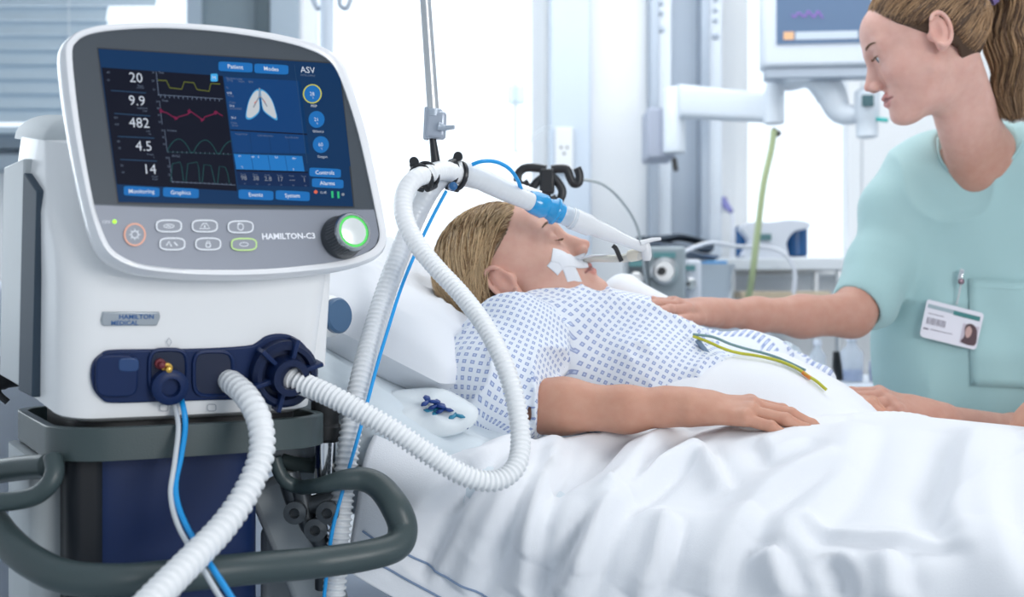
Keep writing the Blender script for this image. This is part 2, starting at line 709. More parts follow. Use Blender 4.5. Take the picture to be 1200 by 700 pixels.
def hair_mat(name, col, rough=.38):
    m = mat(name, col, rough=rough, spec=.45)
    nt = m.node_tree
    a = nt.nodes.new('ShaderNodeAttribute')
    a.attribute_name = 'strand'
    mx = nt.nodes.new('ShaderNodeMix')
    mx.data_type = 'RGBA'
    mx.blend_type = 'MULTIPLY'
    mx.inputs[0].default_value = 1
    mx.inputs[6].default_value = (*col, 1)
    nt.links.new(a.outputs['Color'], mx.inputs[7])
    nt.links.new(mx.outputs[2], nt.nodes['Principled BSDF'].inputs['Base Color'])
    return m
# ------------------------------------------------------------------ materials
white_paint = mat('white_paint', (.86, .88, .90), rough=.6, noise=.015, nscale=3)
blue_white = mat('pale_blue_paint', (.62, .70, .80), rough=.5, noise=.02, nscale=4)
grey_frame = mat('grey_window_frame', (.33, .40, .47), rough=.4, noise=.03)
dark_frame = mat('dark_window_frame', (.06, .09, .11), rough=.4)
vinyl = mat('grey_vinyl_floor', (.42, .47, .52), rough=.35, noise=.06, nscale=12)
slat_m = mat('blind_slat', (.50, .60, .68), rough=.45, noise=.02)
glass_m = mat('window_glass', (.9, .96, 1.0), rough=.02, alpha=.12, spec=.5)
tint_glass = mat('grey_window_glass', (.16, .22, .26), rough=.1, alpha=.8)
steel = mat('brushed_steel', (.62, .64, .66), rough=.28, metal=1.0, noise=.05, nscale=80)
chrome = mat('chrome', (.75, .77, .8), rough=.12, metal=1.0)
rail_grey = mat('rail_grey', (.40, .46, .54), rough=.4, metal=.3)
arm_white = mat('arm_white_enamel', (.72, .78, .85), rough=.4, noise=.02)
black_pl = mat('black_plastic', (.012, .014, .018), rough=.35)
black_rub = mat('black_rubber', (.02, .022, .025), rough=.6)

# ------------------------------------------------------------------ the room
YB = 4.2                                            # back wall


def wall_part(name, x0, x1, z0, z1, m, y=YB, t=.12):
    mb = MB()
    mb.box(((x0 + x1) / 2, y + t / 2, (z0 + z1) / 2), (x1 - x0, t, z1 - z0))
    return tag(mb.build(name, m, smooth=False), kind='structure')


def X(px, d):
    return (px - 600.0) / FPX * d


def Z(py, d):
    return 1.2 - (py - 350.0) / FPX * d


fl = MB().box((0.1, 2.2, -.05), (5.4, 6.4, .1)).build('floor', vinyl, smooth=False)
tag(fl, kind='structure')
tag(MB().box((0.1, 2.2, 2.85), (5.4, 6.4, .1)).build('ceiling', white_paint, smooth=False), kind='structure')
tag(MB().box((-2.56, 2.2, 1.4), (.12, 6.4, 2.8)).build('wall_left', white_paint, smooth=False), kind='structure')
tag(MB().box((2.76, 2.2, 1.4), (.12, 6.4, 2.8)).build('wall_right', white_paint, smooth=False), kind='structure')

# back wall, one mesh with three openings: blind window, big bright window behind the bed, side window
xA0, xA1 = -2.3, X(318, YB)
xB0, xB1 = X(352, YB), X(640, YB)
xC0, xC1 = X(862, YB), X(1012, YB)
zA, zB, zC, zT = Z(186, YB), .55, Z(318, YB), 2.62
bw = MB()
tw = .14


def seg(x0, x1, z0, z1):
    bw.box(((x0 + x1) / 2, YB + tw / 2, (z0 + z1) / 2), (x1 - x0, tw, z1 - z0))


seg(-2.5, xA0, 0, 2.8)
seg(xA0, xA1, 0, zA)
seg(xA0, xA1, zT, 2.8)
seg(xA1, xB0, 0, 2.8)
seg(xB0, xB1, 0, zB)
seg(xB0, xB1, zT, 2.8)
seg(xB1, xC0, 0, 2.8)
seg(xC0, xC1, 0, zC)
seg(xC0, xC1, zT, 2.8)
seg(xC1, 2.7, 0, 2.8)
tag(bw.build('wall_back', white_paint, smooth=False), kind='structure')


def window(n, x0, x1, z0, z1, fm, gm, mull=(), fw=.05):
    mb = MB()
    y = YB + .06
    for (a, b, c, d) in ((x0, x0 + fw, z0, z1), (x1 - fw, x1, z0, z1), (x0, x1, z0, z0 + fw), (x0, x1, z1 - fw, z1)):
        mb.box(((a + b) / 2, y, (c + d) / 2), (b - a, .07, d - c))
    for m_ in mull:
        mb.box((m_, y, (z0 + z1) / 2), (fw * .9, .07, z1 - z0))
    w = mb.build('window_%d' % n, fm, smooth=False, bevel=.004)
    tag(w, kind='structure')
    g = MB().box(((x0 + x1) / 2, y + .01, (z0 + z1) / 2), (x1 - x0 - fw, .006, z1 - z0 - fw)).build('pane', gm, w, smooth=False)
    return w


w1 = window(1, xA0, xA1, zA, zT, grey_frame, glass_m, mull=(X(225, YB),), fw=.06)
# the dark sash at the right end of the blind window, with its grey tinted pane
sx0, sx1 = X(228, YB), X(300, YB)
MB().box(((sx0 + sx1) / 2, YB + .05, (zA + zT) / 2), (sx1 - sx0, .012, zT - zA - .1)).build('tinted_pane', tint_glass, w1, smooth=False)
MB().box((X(309, YB), YB + .02, (zA + zT) / 2), (.052, .09, zT - zA)).build('dark_sash', dark_frame, w1, smooth=False, bevel=.004)
MB().box((X(335, YB), YB - .01, 1.4), (.10, .05, 2.78)).build('trim_1', grey_frame, smooth=False, bevel=.006)
tag(bpy.data.objects['trim_1'], kind='structure')
window(2, xB0, xB1, zB, zT, white_paint, glass_m)
window(3, xC0, xC1, zC, zT, white_paint, glass_m)
mb = MB()
mb.box(((xA0 + xA1) / 2, YB - .05, zA - .025), (xA1 - xA0 + .1, .14, .05))
mb.box(((xA0 + xA1) / 2, YB - .02, zA + .06), (xA1 - xA0, .05, .06))
tag(mb.build('trim_2', grey_frame, smooth=False, bevel=.005), kind='structure')
tag(MB().box(((xC0 + xC1) / 2 - .1, YB - .12, zC + .0), (xC1 - xC0 + .55, .30, .035)).build('trim_3', white_paint, smooth=False, bevel=.006), kind='structure')
tag(MB().box((.1, YB - .01, .06), (5.2, .02, .12)).build('baseboard_back', blue_white, smooth=False), kind='structure')

# blind
bl = empty('window_blind', (X(60, YB), YB - .09, zA + .15))
bx0, bx1 = -2.25, X(126, YB - .09)
z = zA + .14
k = 0
while z < 2.55:
    zz = z
    mb = MB()
    n = 9
    for (tt) in (0,):
        prof = [(-.030 + .060 * i / (n - 1), .006 * math.sin(math.pi * i / (n - 1))) for i in range(n)]
        ca, sa = math.cos(1.12), math.sin(1.12)
        top = [(YB - .09 + a * ca, zz + a * sa + b) for a, b in prof]
        bot = [(YB - .09 + a * ca, zz + a * sa + b - .0012) for a, b in prof][::-1]
        ring = top + bot
        r0 = [(bx0, y_, z_) for y_, z_ in ring]
        r1 = [(bx1 - .0 + (.17 if z > zA + .52 else 0), y_, z_) for y_, z_ in ring]
        mb.rings([r0, r1])
    mb.build('slat', slat_m, bl)
    z += .050
    k += 1
MB().box(((bx0 + bx1) / 2, YB - .09, zA + .085), (bx1 - bx0, .05, .025)).build('bottom_rail', slat_m, bl, bevel=.004)
MB().box(((bx0 + bx1) / 2, YB - .09, 2.6), (bx1 - bx0, .07, .05)).build('head_rail', slat_m, bl, bevel=.004)
mb = MB()
for xx in (bx0 + .2, (bx0 + bx1) / 2, bx1 - .12):
    mb.tube([(xx, YB - .125, zA + .09), (xx, YB - .125, 2.6)], .0012, 6)
mb.build('cord', white_paint, bl)
tag(bl, 'pale blue-grey slatted venetian blind hanging in the left window', 'window blind')

# service columns on the back wall
col_l = MB().box((X(668, 4.0), 4.06, 1.38), (.135, .24, 2.76)).build('trim_4', blue_white, smooth=False, bevel=.01)
tag(col_l, kind='structure')
mb = MB().box((X(725, 4.0), 4.1, 1.38), (.20, .18, 2.76))
tag(mb.build('trim_5', white_paint, smooth=False, bevel=.01), kind='structure')


def outlet(px, py, d, w_, h_, label, holes=True, m=None):
    c = P(px, py, d)
    o = MB().box(c, (w_, .012, h_)).build('wall_outlet', m or white_paint, None, smooth=False, bevel=.004)
    if holes:
        mb = MB()
        for dx, dz in ((-.010, .008), (.010, .008), (0, -.012)):
            mb.lathe(c + np.array([dx, -.0055, dz + .0]), (0, -1, 0), [(0, .0042), (.0015, .0042)], 10)
        mb.build('socket_hole', black_pl, o)
    return tag(o, label, 'wall outlet')


outlet(661, 176, 3.93, .060, .150, 'white wall outlet with three dark holes on the grey-blue column')
o_ = outlet(847, 236, 3.99, .05, .075, 'small white wall outlet with a purple plug right of the rails')

# vertical equipment rails with bolt heads
for i, (px0, lab, zb) in enumerate(((775, 'left of two grey vertical wall rails carrying the swing arm', 28), (834, 'right of two grey vertical wall rails, beside the bright window', 36))):
    r = empty('wall_rail', (X(px0, 3.95), 3.95, .3))
    mb = MB()
    mb.box((X(px0 - 9, 3.95), 3.97, 1.5), (.028, .10, 2.5))
    mb.build('side_channel', rail_grey, r, smooth=False, bevel=.003)
    MB().box((X(px0 + 3, 3.95), 3.975, 1.5), (.045, .08, 2.5)).build('rail_face', arm_white, r, smooth=False, bevel=.003)
    for j in range(7):
        MB().lathe(P(px0 + (0 if i == 0 else 4), zb - j * 12 + (0 if j else 6), 3.935), (0, -1, 0), [(0, .011 if j == 0 else .007), (.006, .011 if j == 0 else .007), (.008, .006 if j == 0 else .004)], 14).build('bolt', rail_grey, r)
    tag(r, lab, 'wall rail', 'vertical wall rails')
tag(MB().box((X(805, 4.0), 4.10, 1.5), (.16, .1, 2.6)).build('trim_6', blue_white, smooth=False, bevel=.006), kind='structure')

# swing arm and its monitor
ar = empty('swing_arm', P(785, 160, 3.6))
D_ = 3.6
MB().box(P(771, 160, 3.72), (.085, .16, .155)).build('wall_bracket', mat('bracket_lilac_grey', (.40, .44, .54), rough=.45), ar, bevel=.008)
MB().lathe(P(790, 180, 3.62), (0, 0, 1), [(0, .03), (.004, .034), (.19, .034), (.20, .026)], 28).build('elbow_joint', arm_white, ar)
a0, a1 = P(795, 119, 3.60), P(915, 128, 3.45)
mb = MB()
n = 20
rs = []
for t in np.linspace(0, 1, 5):
    c = a0 + (a1 - a0) * t
    h_ = .050 - .010 * t
    ring = [(c[0], c[1] + .032 * math.copysign(abs(math.cos(q)) ** .4, math.cos(q)), c[2] + h_ * math.copysign(abs(math.sin(q)) ** .4, math.sin(q))) for q in np.linspace(0, 2 * math.pi, n, endpoint=False)]
    rs.append(ring)
mb.rings(rs)
mb.build('boom', arm_white, ar, smooth=50)
MB().tube([P(790, 186, 3.57), P(792, 200, 3.56)], .008, 10).build('lever', black_pl, ar)
MB().lathe(P(907, 146, 3.45), (0, 0, 1), [(0, .022), (.003, .030), (.09, .030), (.115, .022), (.145, .020), (.15, .012)], 28).build('end_joint', arm_white, ar)
# second arm going right
pts = cr([P(905, 96, 3.45), P(925, 98, 3.45), P(950, 92, 3.42), P(972, 108, 3.4), P(985, 132, 3.38), P(1010, 134, 3.36)], 6)
mb = MB().tube(pts, np.interp(np.linspace(0, 1, len(pts)), [0, .3, .6, 1], [.018, .025, .045, .022]), 20, flat=1.0)
mb.build('forearm', arm_white, ar)
MB().lathe(P(1016, 162, 3.34), (0, 0, 1), [(0, .020), (.004, .030), (.05, .030), (.055, .034), (.13, .034), (.14, .02)], 28).build('wrist_joint', arm_white, ar)
MB().box(P(1017, 118, 3.30), (.032, .01, .032)).build('adjustment_key', mat('dark_teal_key', (.05, .12, .14)), ar, bevel=.002)
MB().tube([P(1020, 139, 3.33), P(1040, 141, 3.30)], .006, 8).build('pin', mat('teal_pin', (.02, .45, .42)), ar)
MB().tube([P(905, 152, 3.45), P(914, 158, 3.44)], .009, 8).build('cable_clip', black_pl, ar)
tag(ar, 'white articulated wall arm reaching right to the bedside monitor', 'swing arm')

mo = empty('patient_monitor', P(965, 60, 3.3))
MR = rotz(-.10)
MF = Frame(P(965, 20, 3.3), MR)


def mb_box(F, u0, u1, v0, v1, w0, w1, mb=None):
    mb = mb or MB()
    c = F.w([(u0 + u1) / 2, (v0 + v1) / 2, (w0 + w1) / 2])
    return mb.box(c, (u1 - u0, v1 - v0, w1 - w0), F.R)


u0, w0_ = MF.hit(893, 79)
u1, _ = MF.hit(1030, 79)
mb_box(MF, u0, u1 + .05, 0, .09, w0_, w0_ + .33).build('housing', mat('monitor_white', (.66, .72, .80), rough=.4), mo, bevel=.012)
su0, sw0 = MF.hit(910, 52)
su1, sw1 = MF.hit(1012, -40)
scr = mat('monitor_glass', (.05, .09, .16), rough=.15, emit=(.11, .16, .25), estr=.8)
mb_box(MF, su0, su1 + .02, -.004, .004, sw0, sw1).build('display', scr, mo, smooth=False)
mb = MB()
rng = random.Random(3)
tr = [MF.on(928 + i * 1.6, 17 + 5 * math.sin(i * .9) * rng.uniform(.3, 1), -.006) for i in range(24)]
mb.tube(tr, .0022, 5)
mb.build('trace', mat('purple_trace', (.1, .05, .2), emit=(.30, .13, .55), estr=.8), mo)
mb = MB()
mb_box(MF, *[MF.hit(918, 46)[0], MF.hit(930, 46)[0]], -.006, -.003, MF.hit(918, 47)[1], MF.hit(918, 38)[1], mb)
mb.build('orange_key', mat('orange_key', (.4, .2, .1), emit=(.75, .5, .3), estr=.7), mo, smooth=False)
mb = MB()
mb_box(MF, *[MF.hit(932, 46)[0], MF.hit(1005, 46)[0]], -.006, -.003, MF.hit(932, 47)[1], MF.hit(932, 38)[1], mb)
mb.build('grey_key_row', mat('grey_key', (.3, .35, .4), emit=(.45, .52, .62), estr=.7), mo, smooth=False)
mb_box(MF, u0 + .01, u1 + .03, .01, .07, w0_ - .030, w0_ - .001).build('rear_bracket', rail_grey, mo, bevel=.004)
tag(mo, 'white framed patient monitor with a dark blue screen on the wall arm', 'monitor')

# cable hanging from the arm
pts = cr([P(907, 152, 3.42), P(904, 175, 3.42), P(895, 215, 3.42), P(889, 262, 3.43), P(882, 320, 3.45), P(876, 360, 3.5), P(872, 420, 3.5)], 8)
cb = MB().tube(pts, .0095, 8).build('hanging_cable', mat('green_yellow_cable', (.42, .50, .28), rough=.5), None)
tag(cb, 'green-yellow cable hanging down from the wall arm in front of the window', 'cable')

# far equipment along the back wall
trolley = empty('equipment_trolley', (X(880, 3.7), 3.7, 0))
tm = mat('pale_laminate', (.72, .76, .80), rough=.45)
MB().box((X(905, 3.7), 3.75, Z(311, 3.7)), (X(985, 3.7) - X(842, 3.7), .34, .036)).build('upper_shelf', tm, trolley, bevel=.005)
MB().box((X(915, 3.65), 3.75, Z(346, 3.65)), (X(965, 3.65) - X(862, 3.65), .34, .022)).build('lower_shelf', mat('tan_wood', (.62, .52, .38), rough=.5, noise=.1, nscale=40), trolley, bevel=.003)
for px_ in (852, 975):
    for yy in (3.62, 3.90):
        MB().tube([(X(px_, 3.7), yy, 0), (X(px_, 3.7), yy, Z(313, 3.7))], .012, 12).build('leg', steel, trolley)
tag(trolley, 'white equipment trolley with two shelves under the bright window', 'trolley')

dv = empty('aspirator', P(905, 302, 3.68))
blue_d = mat('deep_blue_plastic', (.01, .09, .26), rough=.3)
for (a, b) in ((862, 880), (916, 946)):
    mb = MB()
    c = P((a + b) / 2, 284, 3.68)
    mb.lathe(c - np.array([0, 0, .045]), (0, 0, 1), [(0, .9 * (b - a) / 760), (.004, (b - a) / 760), (.09, (b - a) / 760), (.094, .9 * (b - a) / 760)], 26)
    mb.build('blue_canister', blue_d, dv)
wpl = mat('instrument_white', (.70, .74, .82), rough=.4)
mb = MB()
c0 = P(897, 303, 3.66)
prof = cr([(-.075, .0), (.048, .0), (.052, .045), (.075, .078), (.12, .090), (.115, .108), (.06, .115), (0, .108), (-.055, .108), (-.085, .09), (-.06, .05)], 5, True)
mb.rings([[(c0[0] + a, c0[1] - .06, c0[2] + b) for a, b in prof], [(c0[0] + a, c0[1] + .06, c0[2] + b) for a, b in prof]])
mb.build('body', wpl, dv, smooth=50, bevel=.006)
MB().box(P(897, 278, 3.59), (.035, .01, .02)).build('display', mat('grey_lcd', (.10, .22, .24)), dv, bevel=.002)
tag(dv, 'white instrument with deep blue side canisters on the upper trolley shelf', 'medical instrument')

# folded dark cloth and cables in a heap
hp = empty('folded_blanket', P(800, 298, 3.5))
for j, (w_, zz, mcol) in enumerate(((.20, 0, (.26, .30, .36)), (.19, .022, (.18, .22, .28)), (.21, .044, (.035, .05, .07)))):
    mb = MB()
    rs = []
    for t in np.linspace(0, 1, 16):
        x_ = (t - .5) * w_
        hh = .011 * (1 - .3 * math.cos(t * 6 + j))
        cx_, cz = P(797, 297, 3.5)[0] + x_ - .01 * j, P(797, 297, 3.5)[2] + zz + .008 * math.sin(t * 5 + j * 2) - .025 * max(0, t - .55) * (j + .4)
        rs.append([(cx_, 3.5 + .09 * math.cos(a), cz + hh * math.sin(a) * (1 + .2 * math.sin(3 * a))) for a in np.linspace(0, 2 * math.pi, 14, endpoint=False)])
    mb.rings(rs)
    mb.build('fold', mat('blanket_tone_%d' % j, mcol, rough=.8), hp)
tag(hp, 'heap of dark and grey folded cloth on the equipment behind the patient', 'folded cloth')

bin_ = empty('grey_bin', P(830, 350, 3.4))
mb = MB()
rs = []
for z_, hx in ((0, .050), (.09, .064), (.095, .070), (.101, .070), (.101, .064), (.02, .052)):
    rs.append([(P(830, 352, 3.4)[0] + hx * math.copysign(abs(math.cos(a)) ** .35, math.cos(a)), 3.4 + .07 * math.copysign(abs(math.sin(a)) ** .35, math.sin(a)), P(830, 352, 3.4)[2] + z_) for a in np.linspace(0, 2 * math.pi, 32, endpoint=False)])
mb.rings(rs)
mb.build('tub', mat('bin_grey', (.38, .44, .50), rough=.4), bin_, smooth=50)
MB().box((P(830, 352, 3.4)[0], 3.4, P(830, 352, 3.4)[2] / 2 - .005), (.30, .26, P(830, 352, 3.4)[2] - .01)).build('stand', mat('bin_stand', (.55, .6, .68), rough=.5), bin_, bevel=.006)
tag(bin_, 'open grey plastic bin on a pale stand right of the grey monitors', 'bin')
bb = MB().box(P(836, 313, 3.40), (.062, .10, .033)).build('glove_box', mat('sky_blue_carton', (.13, .36, .68), rough=.6), None, bevel=.003)
tag(bb, 'small sky-blue carton lying on the rim of the grey bin', 'box')

# grey infusion equipment between patient and wall
gm = mat('instrument_grey', (.34, .40, .44), rough=.4)
dgm = mat('instrument_dark', (.08, .10, .12), rough=.35)
for i, (a, b, t_, bt, d, lab, body) in enumerate((
        (757, 800, 290, 372, 3.1, 'tall grey infusion unit with a clear dome, left of the grey bin', gm),
        (733, 757, 300, 372, 3.0, 'small dark grey pump beside the breathing tube tip', dgm),
        (800, 818, 305, 372, 3.2, 'slim white gas block standing between grey unit and bin', wpl))):
    e = empty('infusion_unit', P((a + b) / 2, bt, d))
    c = P((a + b) / 2, (t_ + bt) / 2, d)
    w_ = (b - a) / FPX * d
    h_ = (bt - t_) / FPX * d
    MB().box(c, (w_, .12, h_)).build('housing', body, e, bevel=.008)
    MB().lathe(P((a + b) / 2, t_ + 28, d - .062), (0, -1, 0), [(0, w_ * .38), (.012, w_ * .36), (.014, w_ * .28), (.008, w_ * .26)], 26).build('dial', steel, e)
    MB().lathe(P((a + b) / 2 - 3, t_ + 28, d - .070), (0, -1, 0), [(0, w_ * .12), (.018, w_ * .10)], 16).build('knob', black_pl, e)
    MB().box(P((a + b) / 2, t_ + 9, d - .062), (w_ * .6, .006, .014)).build('display', mat('lcd_teal', (.12, .3, .32)), e)
    MB().box((c[0], d, (c[2] - h_ / 2) / 2), (w_ * .5, .08, c[2] - h_ / 2)).build('pedestal', gm, e, bevel=.004)
    tag(e, lab, 'medical equipment', 'grey infusion equipment behind the patient')

# thin lines on the wall side
def cable(name, pts, r, m, lab, cat='cable', n=8, k=8):
    o = MB().tube(cr(pts, k), r, n).build(name, m, None)
    return tag(o, lab, cat)


clear_m = mat('clear_tubing', (.75, .80, .84), rough=.15, alpha=.55)
cable('oxygen_line', [P(680, 210, 2.11), P(706, 216, 2.2), P(728, 235, 2.35), P(745, 262, 2.5), P(752, 290, 2.6), P(757, 330, 2.75), P(762, 350, 3.0)], .003, mat('grey_line', (.45, .5, .52), rough=.3), 'thin grey tube arching from the black hose hooks down past the breathing tube', 'tube')
pw = cable('power_lead', [P(847, 236, 3.96), P(856, 247, 3.93), P(859, 262, 3.9), P(858, 290, 3.85), P(856, 340, 3.8), P(858, 400, 3.8)], .006, mat('white_cord', (.75, .78, .85)), 'white power lead with violet plug hanging from the small wall outlet')
MB().tube([P(847, 235, 3.975), P(851, 241, 3.93), P(857, 248, 3.91)], [.014, .012, .008], 10).build('plug', mat('violet_plug', (.25, .25, .55)), pw)
cable('suction_line', [P(800, 296, 3.3), P(830, 285, 3.4), P(865, 289, 3.5), P(900, 290, 3.52), P(920, 298, 3.5), P(931, 318, 3.5), P(930, 345, 3.5)], .006, mat('white_cord', (.75, .78, .85)), 'pale suction tube looping from the heap past the blue canisters', 'tube')
# faint blue box seen by the big window
e = empty('drip_chamber', P(605, 112, 3.6))
MB().box(P(605, 111, 3.6), (.052, .03, .058)).build('reservoir', mat('faint_blue', (.72, .86, .92), rough=.3, alpha=.45), e, bevel=.01)
MB().tube([P(604, 88, 3.6), P(604, 178, 3.6)], .006, 10).build('stem', mat('faint_grey', (.75, .82, .86), alpha=.55), e)
MB().tube([P(604, 70, 3.6), P(604, 40, 3.6), P(602, -120, 3.6)], .0015, 6).build('line', mat('faint_grey', (.75, .82, .86), alpha=.55), e)
tag(e, 'faint pale-blue drip chamber hanging in front of the bright window', 'drip chamber')
MB().tube(cr([P(604, 178, 3.58), P(612, 176, 3.5), P(620, 165, 3.5), P(634, 152, 3.6), P(646, 149, 3.93)], 8), .003, 8).build('drip_line', mat('faint_grey', (.75, .82, .86), alpha=.55), e)

# IV stand behind the ventilator
iv = empty('infusion_stand', (X(383, 2.9), 2.9, 0))
MB().tube([(X(383, 2.9), 2.9, .06), (X(383, 2.9), 2.9, 1.95)], .0165, 16).build('pole', blue_white, iv)
for i, (px_, sgn) in enumerate(((374, -1), (404, 1))):
    c = P(px_, 0, 2.9)
    pts = cr([(X(383, 2.9), 2.9, 1.93), (c[0] - sgn * .012, 2.9, 1.945), (c[0] - sgn * .012, 2.9, 1.915), (c[0] + sgn * .004, 2.9, 1.905), (c[0] + sgn * .016, 2.9, 1.93)], 6)
    MB().tube(pts, .006, 8).build('hook', rail_grey, iv)
for i in range(5):
    a = i * 2 * math.pi / 5
    MB().tube([(X(383, 2.9), 2.9, .08), (X(383, 2.9) + .28 * math.cos(a), 2.9 + .28 * math.sin(a), .05)], .012, 8).build('leg', steel, iv)
    MB().lathe((X(383, 2.9) + .28 * math.cos(a) - .01, 2.9 + .28 * math.sin(a), .028), (1, 0, 0), [(0, .022), (.004, .028), (.018, .028), (.022, .022)], 18).build('castor', black_rub, iv)
tag(iv, 'pale infusion stand with two hooks rising behind the ventilator screen', 'infusion stand')
# ------------------------------------------------------------------ ventilator on its cart
vent_white = mat('ventilator_white', (.87, .88, .89), rough=.32, coat=.2)
vent_rim = mat('ventilator_rim', (.86, .87, .90), rough=.28, coat=.3)
vent_grey = mat('ventilator_side_grey', (.56, .60, .62), rough=.45, noise=.02)
slate = mat('side_strip_slate', (.030, .055, .085), rough=.6)
bezel_dark = mat('bezel_graphite', (.045, .058, .074), rough=.42, metal=.1)
bezel_light = mat('bezel_silver_grey', (.25, .27, .32), rough=.38, metal=.2)
navy = mat('navy_plastic', (.005, .020, .085), rough=.42, spec=.3)
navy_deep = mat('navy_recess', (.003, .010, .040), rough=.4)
handle_m = mat('handle_grey_green', (.046, .069, .073), rough=.38, bump=.15, bscale=600)
cart_grey = mat('cart_grey', (.42, .46, .48), rough=.45)
text_w = mat('print_white', (.85, .86, .9), rough=.5)
FONT = None

body_o = np.array([-.317, 1.318, 0.94])
BR = rotz(math.radians(30)) @ rotx(math.radians(9))
BF = Frame(body_o, BR)
SRc = np.array([-.29196, 1.25593, 1.2 + .177296])
SR = rotz(math.radians(34.813)) @ rotx(math.radians(-10.528)) @ roty(math.radians(-2.559))
SF = Frame(SRc, SR)

vent = empty('ventilator', (body_o[0], body_o[1] + .1, 0.02))


def text_mb(s, F, px, py, hpx, v, mb=None, mi=0, align='C', stretch=1.0, bold=0.0):
    """letters as a thin raised print on plane v of frame F, cap height given in photo pixels"""
    cu = bpy.data.curves.new('t', 'FONT')
    cu.body = s
    cu.resolution_u = 2
    cu.offset = bold
    cu.extrude = .0
    cu.align_x = {'C': 'CENTER', 'L': 'LEFT', 'R': 'RIGHT'}[align]
    ob = bpy.data.objects.new('t', cu)
    COL.objects.link(ob)
    dg = bpy.context.evaluated_depsgraph_get()
    me = bpy.data.meshes.new_from_object(ob.evaluated_get(dg))
    u, w = F.hit(px, py, v)
    u2, w2 = F.hit(px, py - hpx, v)
    sc = (w2 - w) / .70
    vs = np.array([vv.co[:] for vv in me.vertices]) if len(me.vertices) else np.zeros((0, 3))
    fs = [tuple(p.vertices) for p in me.polygons]
    bpy.data.objects.remove(ob)
    bpy.data.meshes.remove(me)
    bpy.data.curves.remove(cu)
    mb = mb or MB()
    if len(vs):
        L = np.c_[vs[:, 0] * sc * stretch + u, np.full(len(vs), v), vs[:, 1] * sc + w]
        mb.add(F.w(L), fs, mi)
    return mb


def poly_mb(F, pix, v, mb=None, mi=0, smooth_n=0, closed=True):
    p = np.array(pix, float)
    if smooth_n:
        p = cr(p, smooth_n, True)
    L = np.array([[*F.hit(a, b, v)] for a, b in p])
    mb = mb or MB()
    mb.add(F.w(np.c_[L[:, 0], np.full(len(L), v), L[:, 1]]), [tuple(range(len(L)))], mi)
    return mb


def line_mb(F, pix, v, wpx, mb=None, mi=0, closed=False):
    """flat printed line of constant width in pixels"""
    p = np.array(pix, float)
    L = np.array([[*F.hit(a, b, v)] for a, b in p])
    T = np.roll(L, -1, 0) - np.roll(L, 1, 0) if closed else np.gradient(L, axis=0)
    T /= np.linalg.norm(T, axis=1)[:, None] + 1e-9
    N = np.c_[-T[:, 1], T[:, 0]]
    h_ = wpx * .5 * 9.2e-4
    A, B_ = L + N * h_, L - N * h_
    n = len(L)
    mb = mb or MB()
    vs = np.concatenate([A, B_])
    fs = [(i, (i + 1) % n, n + (i + 1) % n, n + i) for i in range(n if closed else n - 1)]
    mb.add(F.w(np.c_[vs[:, 0], np.full(2 * n, v), vs[:, 1]]), fs, mi)
    return mb


def slab(F, pix, v0, v1, name, m, parent, n=0, bevel=0, smooth=40):
    """outline (photo pixels on plane v0) given thickness from v0 back to v1"""
    p = np.array(pix, float)
    if n:
        p = cr(p, n, True)
    L = np.array([[*F.hit(a, b, v0)] for a, b in p])
    mb = MB()
    mb.rings([F.w(np.c_[L[:, 0], np.full(len(L), v0), L[:, 1]]), F.w(np.c_[L[:, 0], np.full(len(L), v1), L[:, 1]])])
    return mb.build(name, m, parent, bevel=bevel, smooth=smooth)


# body of the ventilator: rounded box that leans, loft in its own frame
def uw(px, py, v=0.0):
    return BF.hit(px, py, v)


FLARE = .13


def rrect(u0, u1, v0, v1, r, w_, n=7, bulge=0.0, flare=0.0):
    pts = []
    for (cu, cv, a0) in ((u1 - r, v0 + r, -90), (u1 - r, v1 - r, 0), (u0 + r, v1 - r, 90), (u0 + r, v0 + r, 180)):
        for k in range(n):
            a = math.radians(a0 + 90 * k / (n - 1))
            pts.append([cu + r * math.cos(a), cv + r * math.sin(a), w_])
    # extra points along the front face for its slight bulge
    fr = []
    for t in np.linspace(0, 1, 12)[1:-1]:
        fr.append([u0 + r + (u1 - u0 - 2 * r) * t, v0, w_])
    pts = pts + fr
    pts = np.array(pts)
    um = (u0 + u1) / 2
    hw = (u1 - u0) / 2
    f = pts[:, 1] < v0 + r
    if flare:
        pts[:, 0] -= flare * np.maximum(pts[:, 1], 0) * np.clip((um - pts[:, 0]) / hw, 0, 1)
    pts[f, 1] -= bulge * np.clip(1 - ((pts[f, 0] - um) / hw) ** 2, 0, 1)
    return pts


uL, wB = uw(110, 500)
uR, _ = uw(368, 500)
uR2, wT = uw(392, 300)
wTop = uw(200, 168)[1]
DEP = .245
prof = []
for (t, du, dv) in ((0, -.020, -.022), (.01, -.008, -.008), (.03, 0, 0), (.5, .002, 0), (.60, .003, -.004), (.72, .004, -.035), (.97, -.004, -.075), (1.0, -.03, -.09)):
    w_ = wB + (wTop - wB) * t
    ur = uR + (uR2 - uR) * min(1, (w_ - wB) / (wT - wB))
    prof.append(rrect(uL - .030 - du, ur + du, 0.0 - dv + .0, DEP + max(dv, -.03), .030, w_ - .0, bulge=.004, flare=FLARE))
mb = MB().rings([BF.w(p) for p in prof])
shell = mb.build('body_shell', vent_white, vent, smooth=35)
# grey side cheek and the slate strip, on the left flank
uF = uL - .030


def side_slab(name, m, quad, u_off, th, bevel=.002):
    """quad in (v, w) on the left flank"""
    mb = MB()
    a = [(uF - u_off - FLARE * v, v, w_) for v, w_ in quad]
    b = [(uF - u_off + th - FLARE * v, v, w_) for v, w_ in quad]
    mb.rings([BF.w(np.array(a)), BF.w(np.array(b))])
    return mb.build(name, m, vent, bevel=bevel)


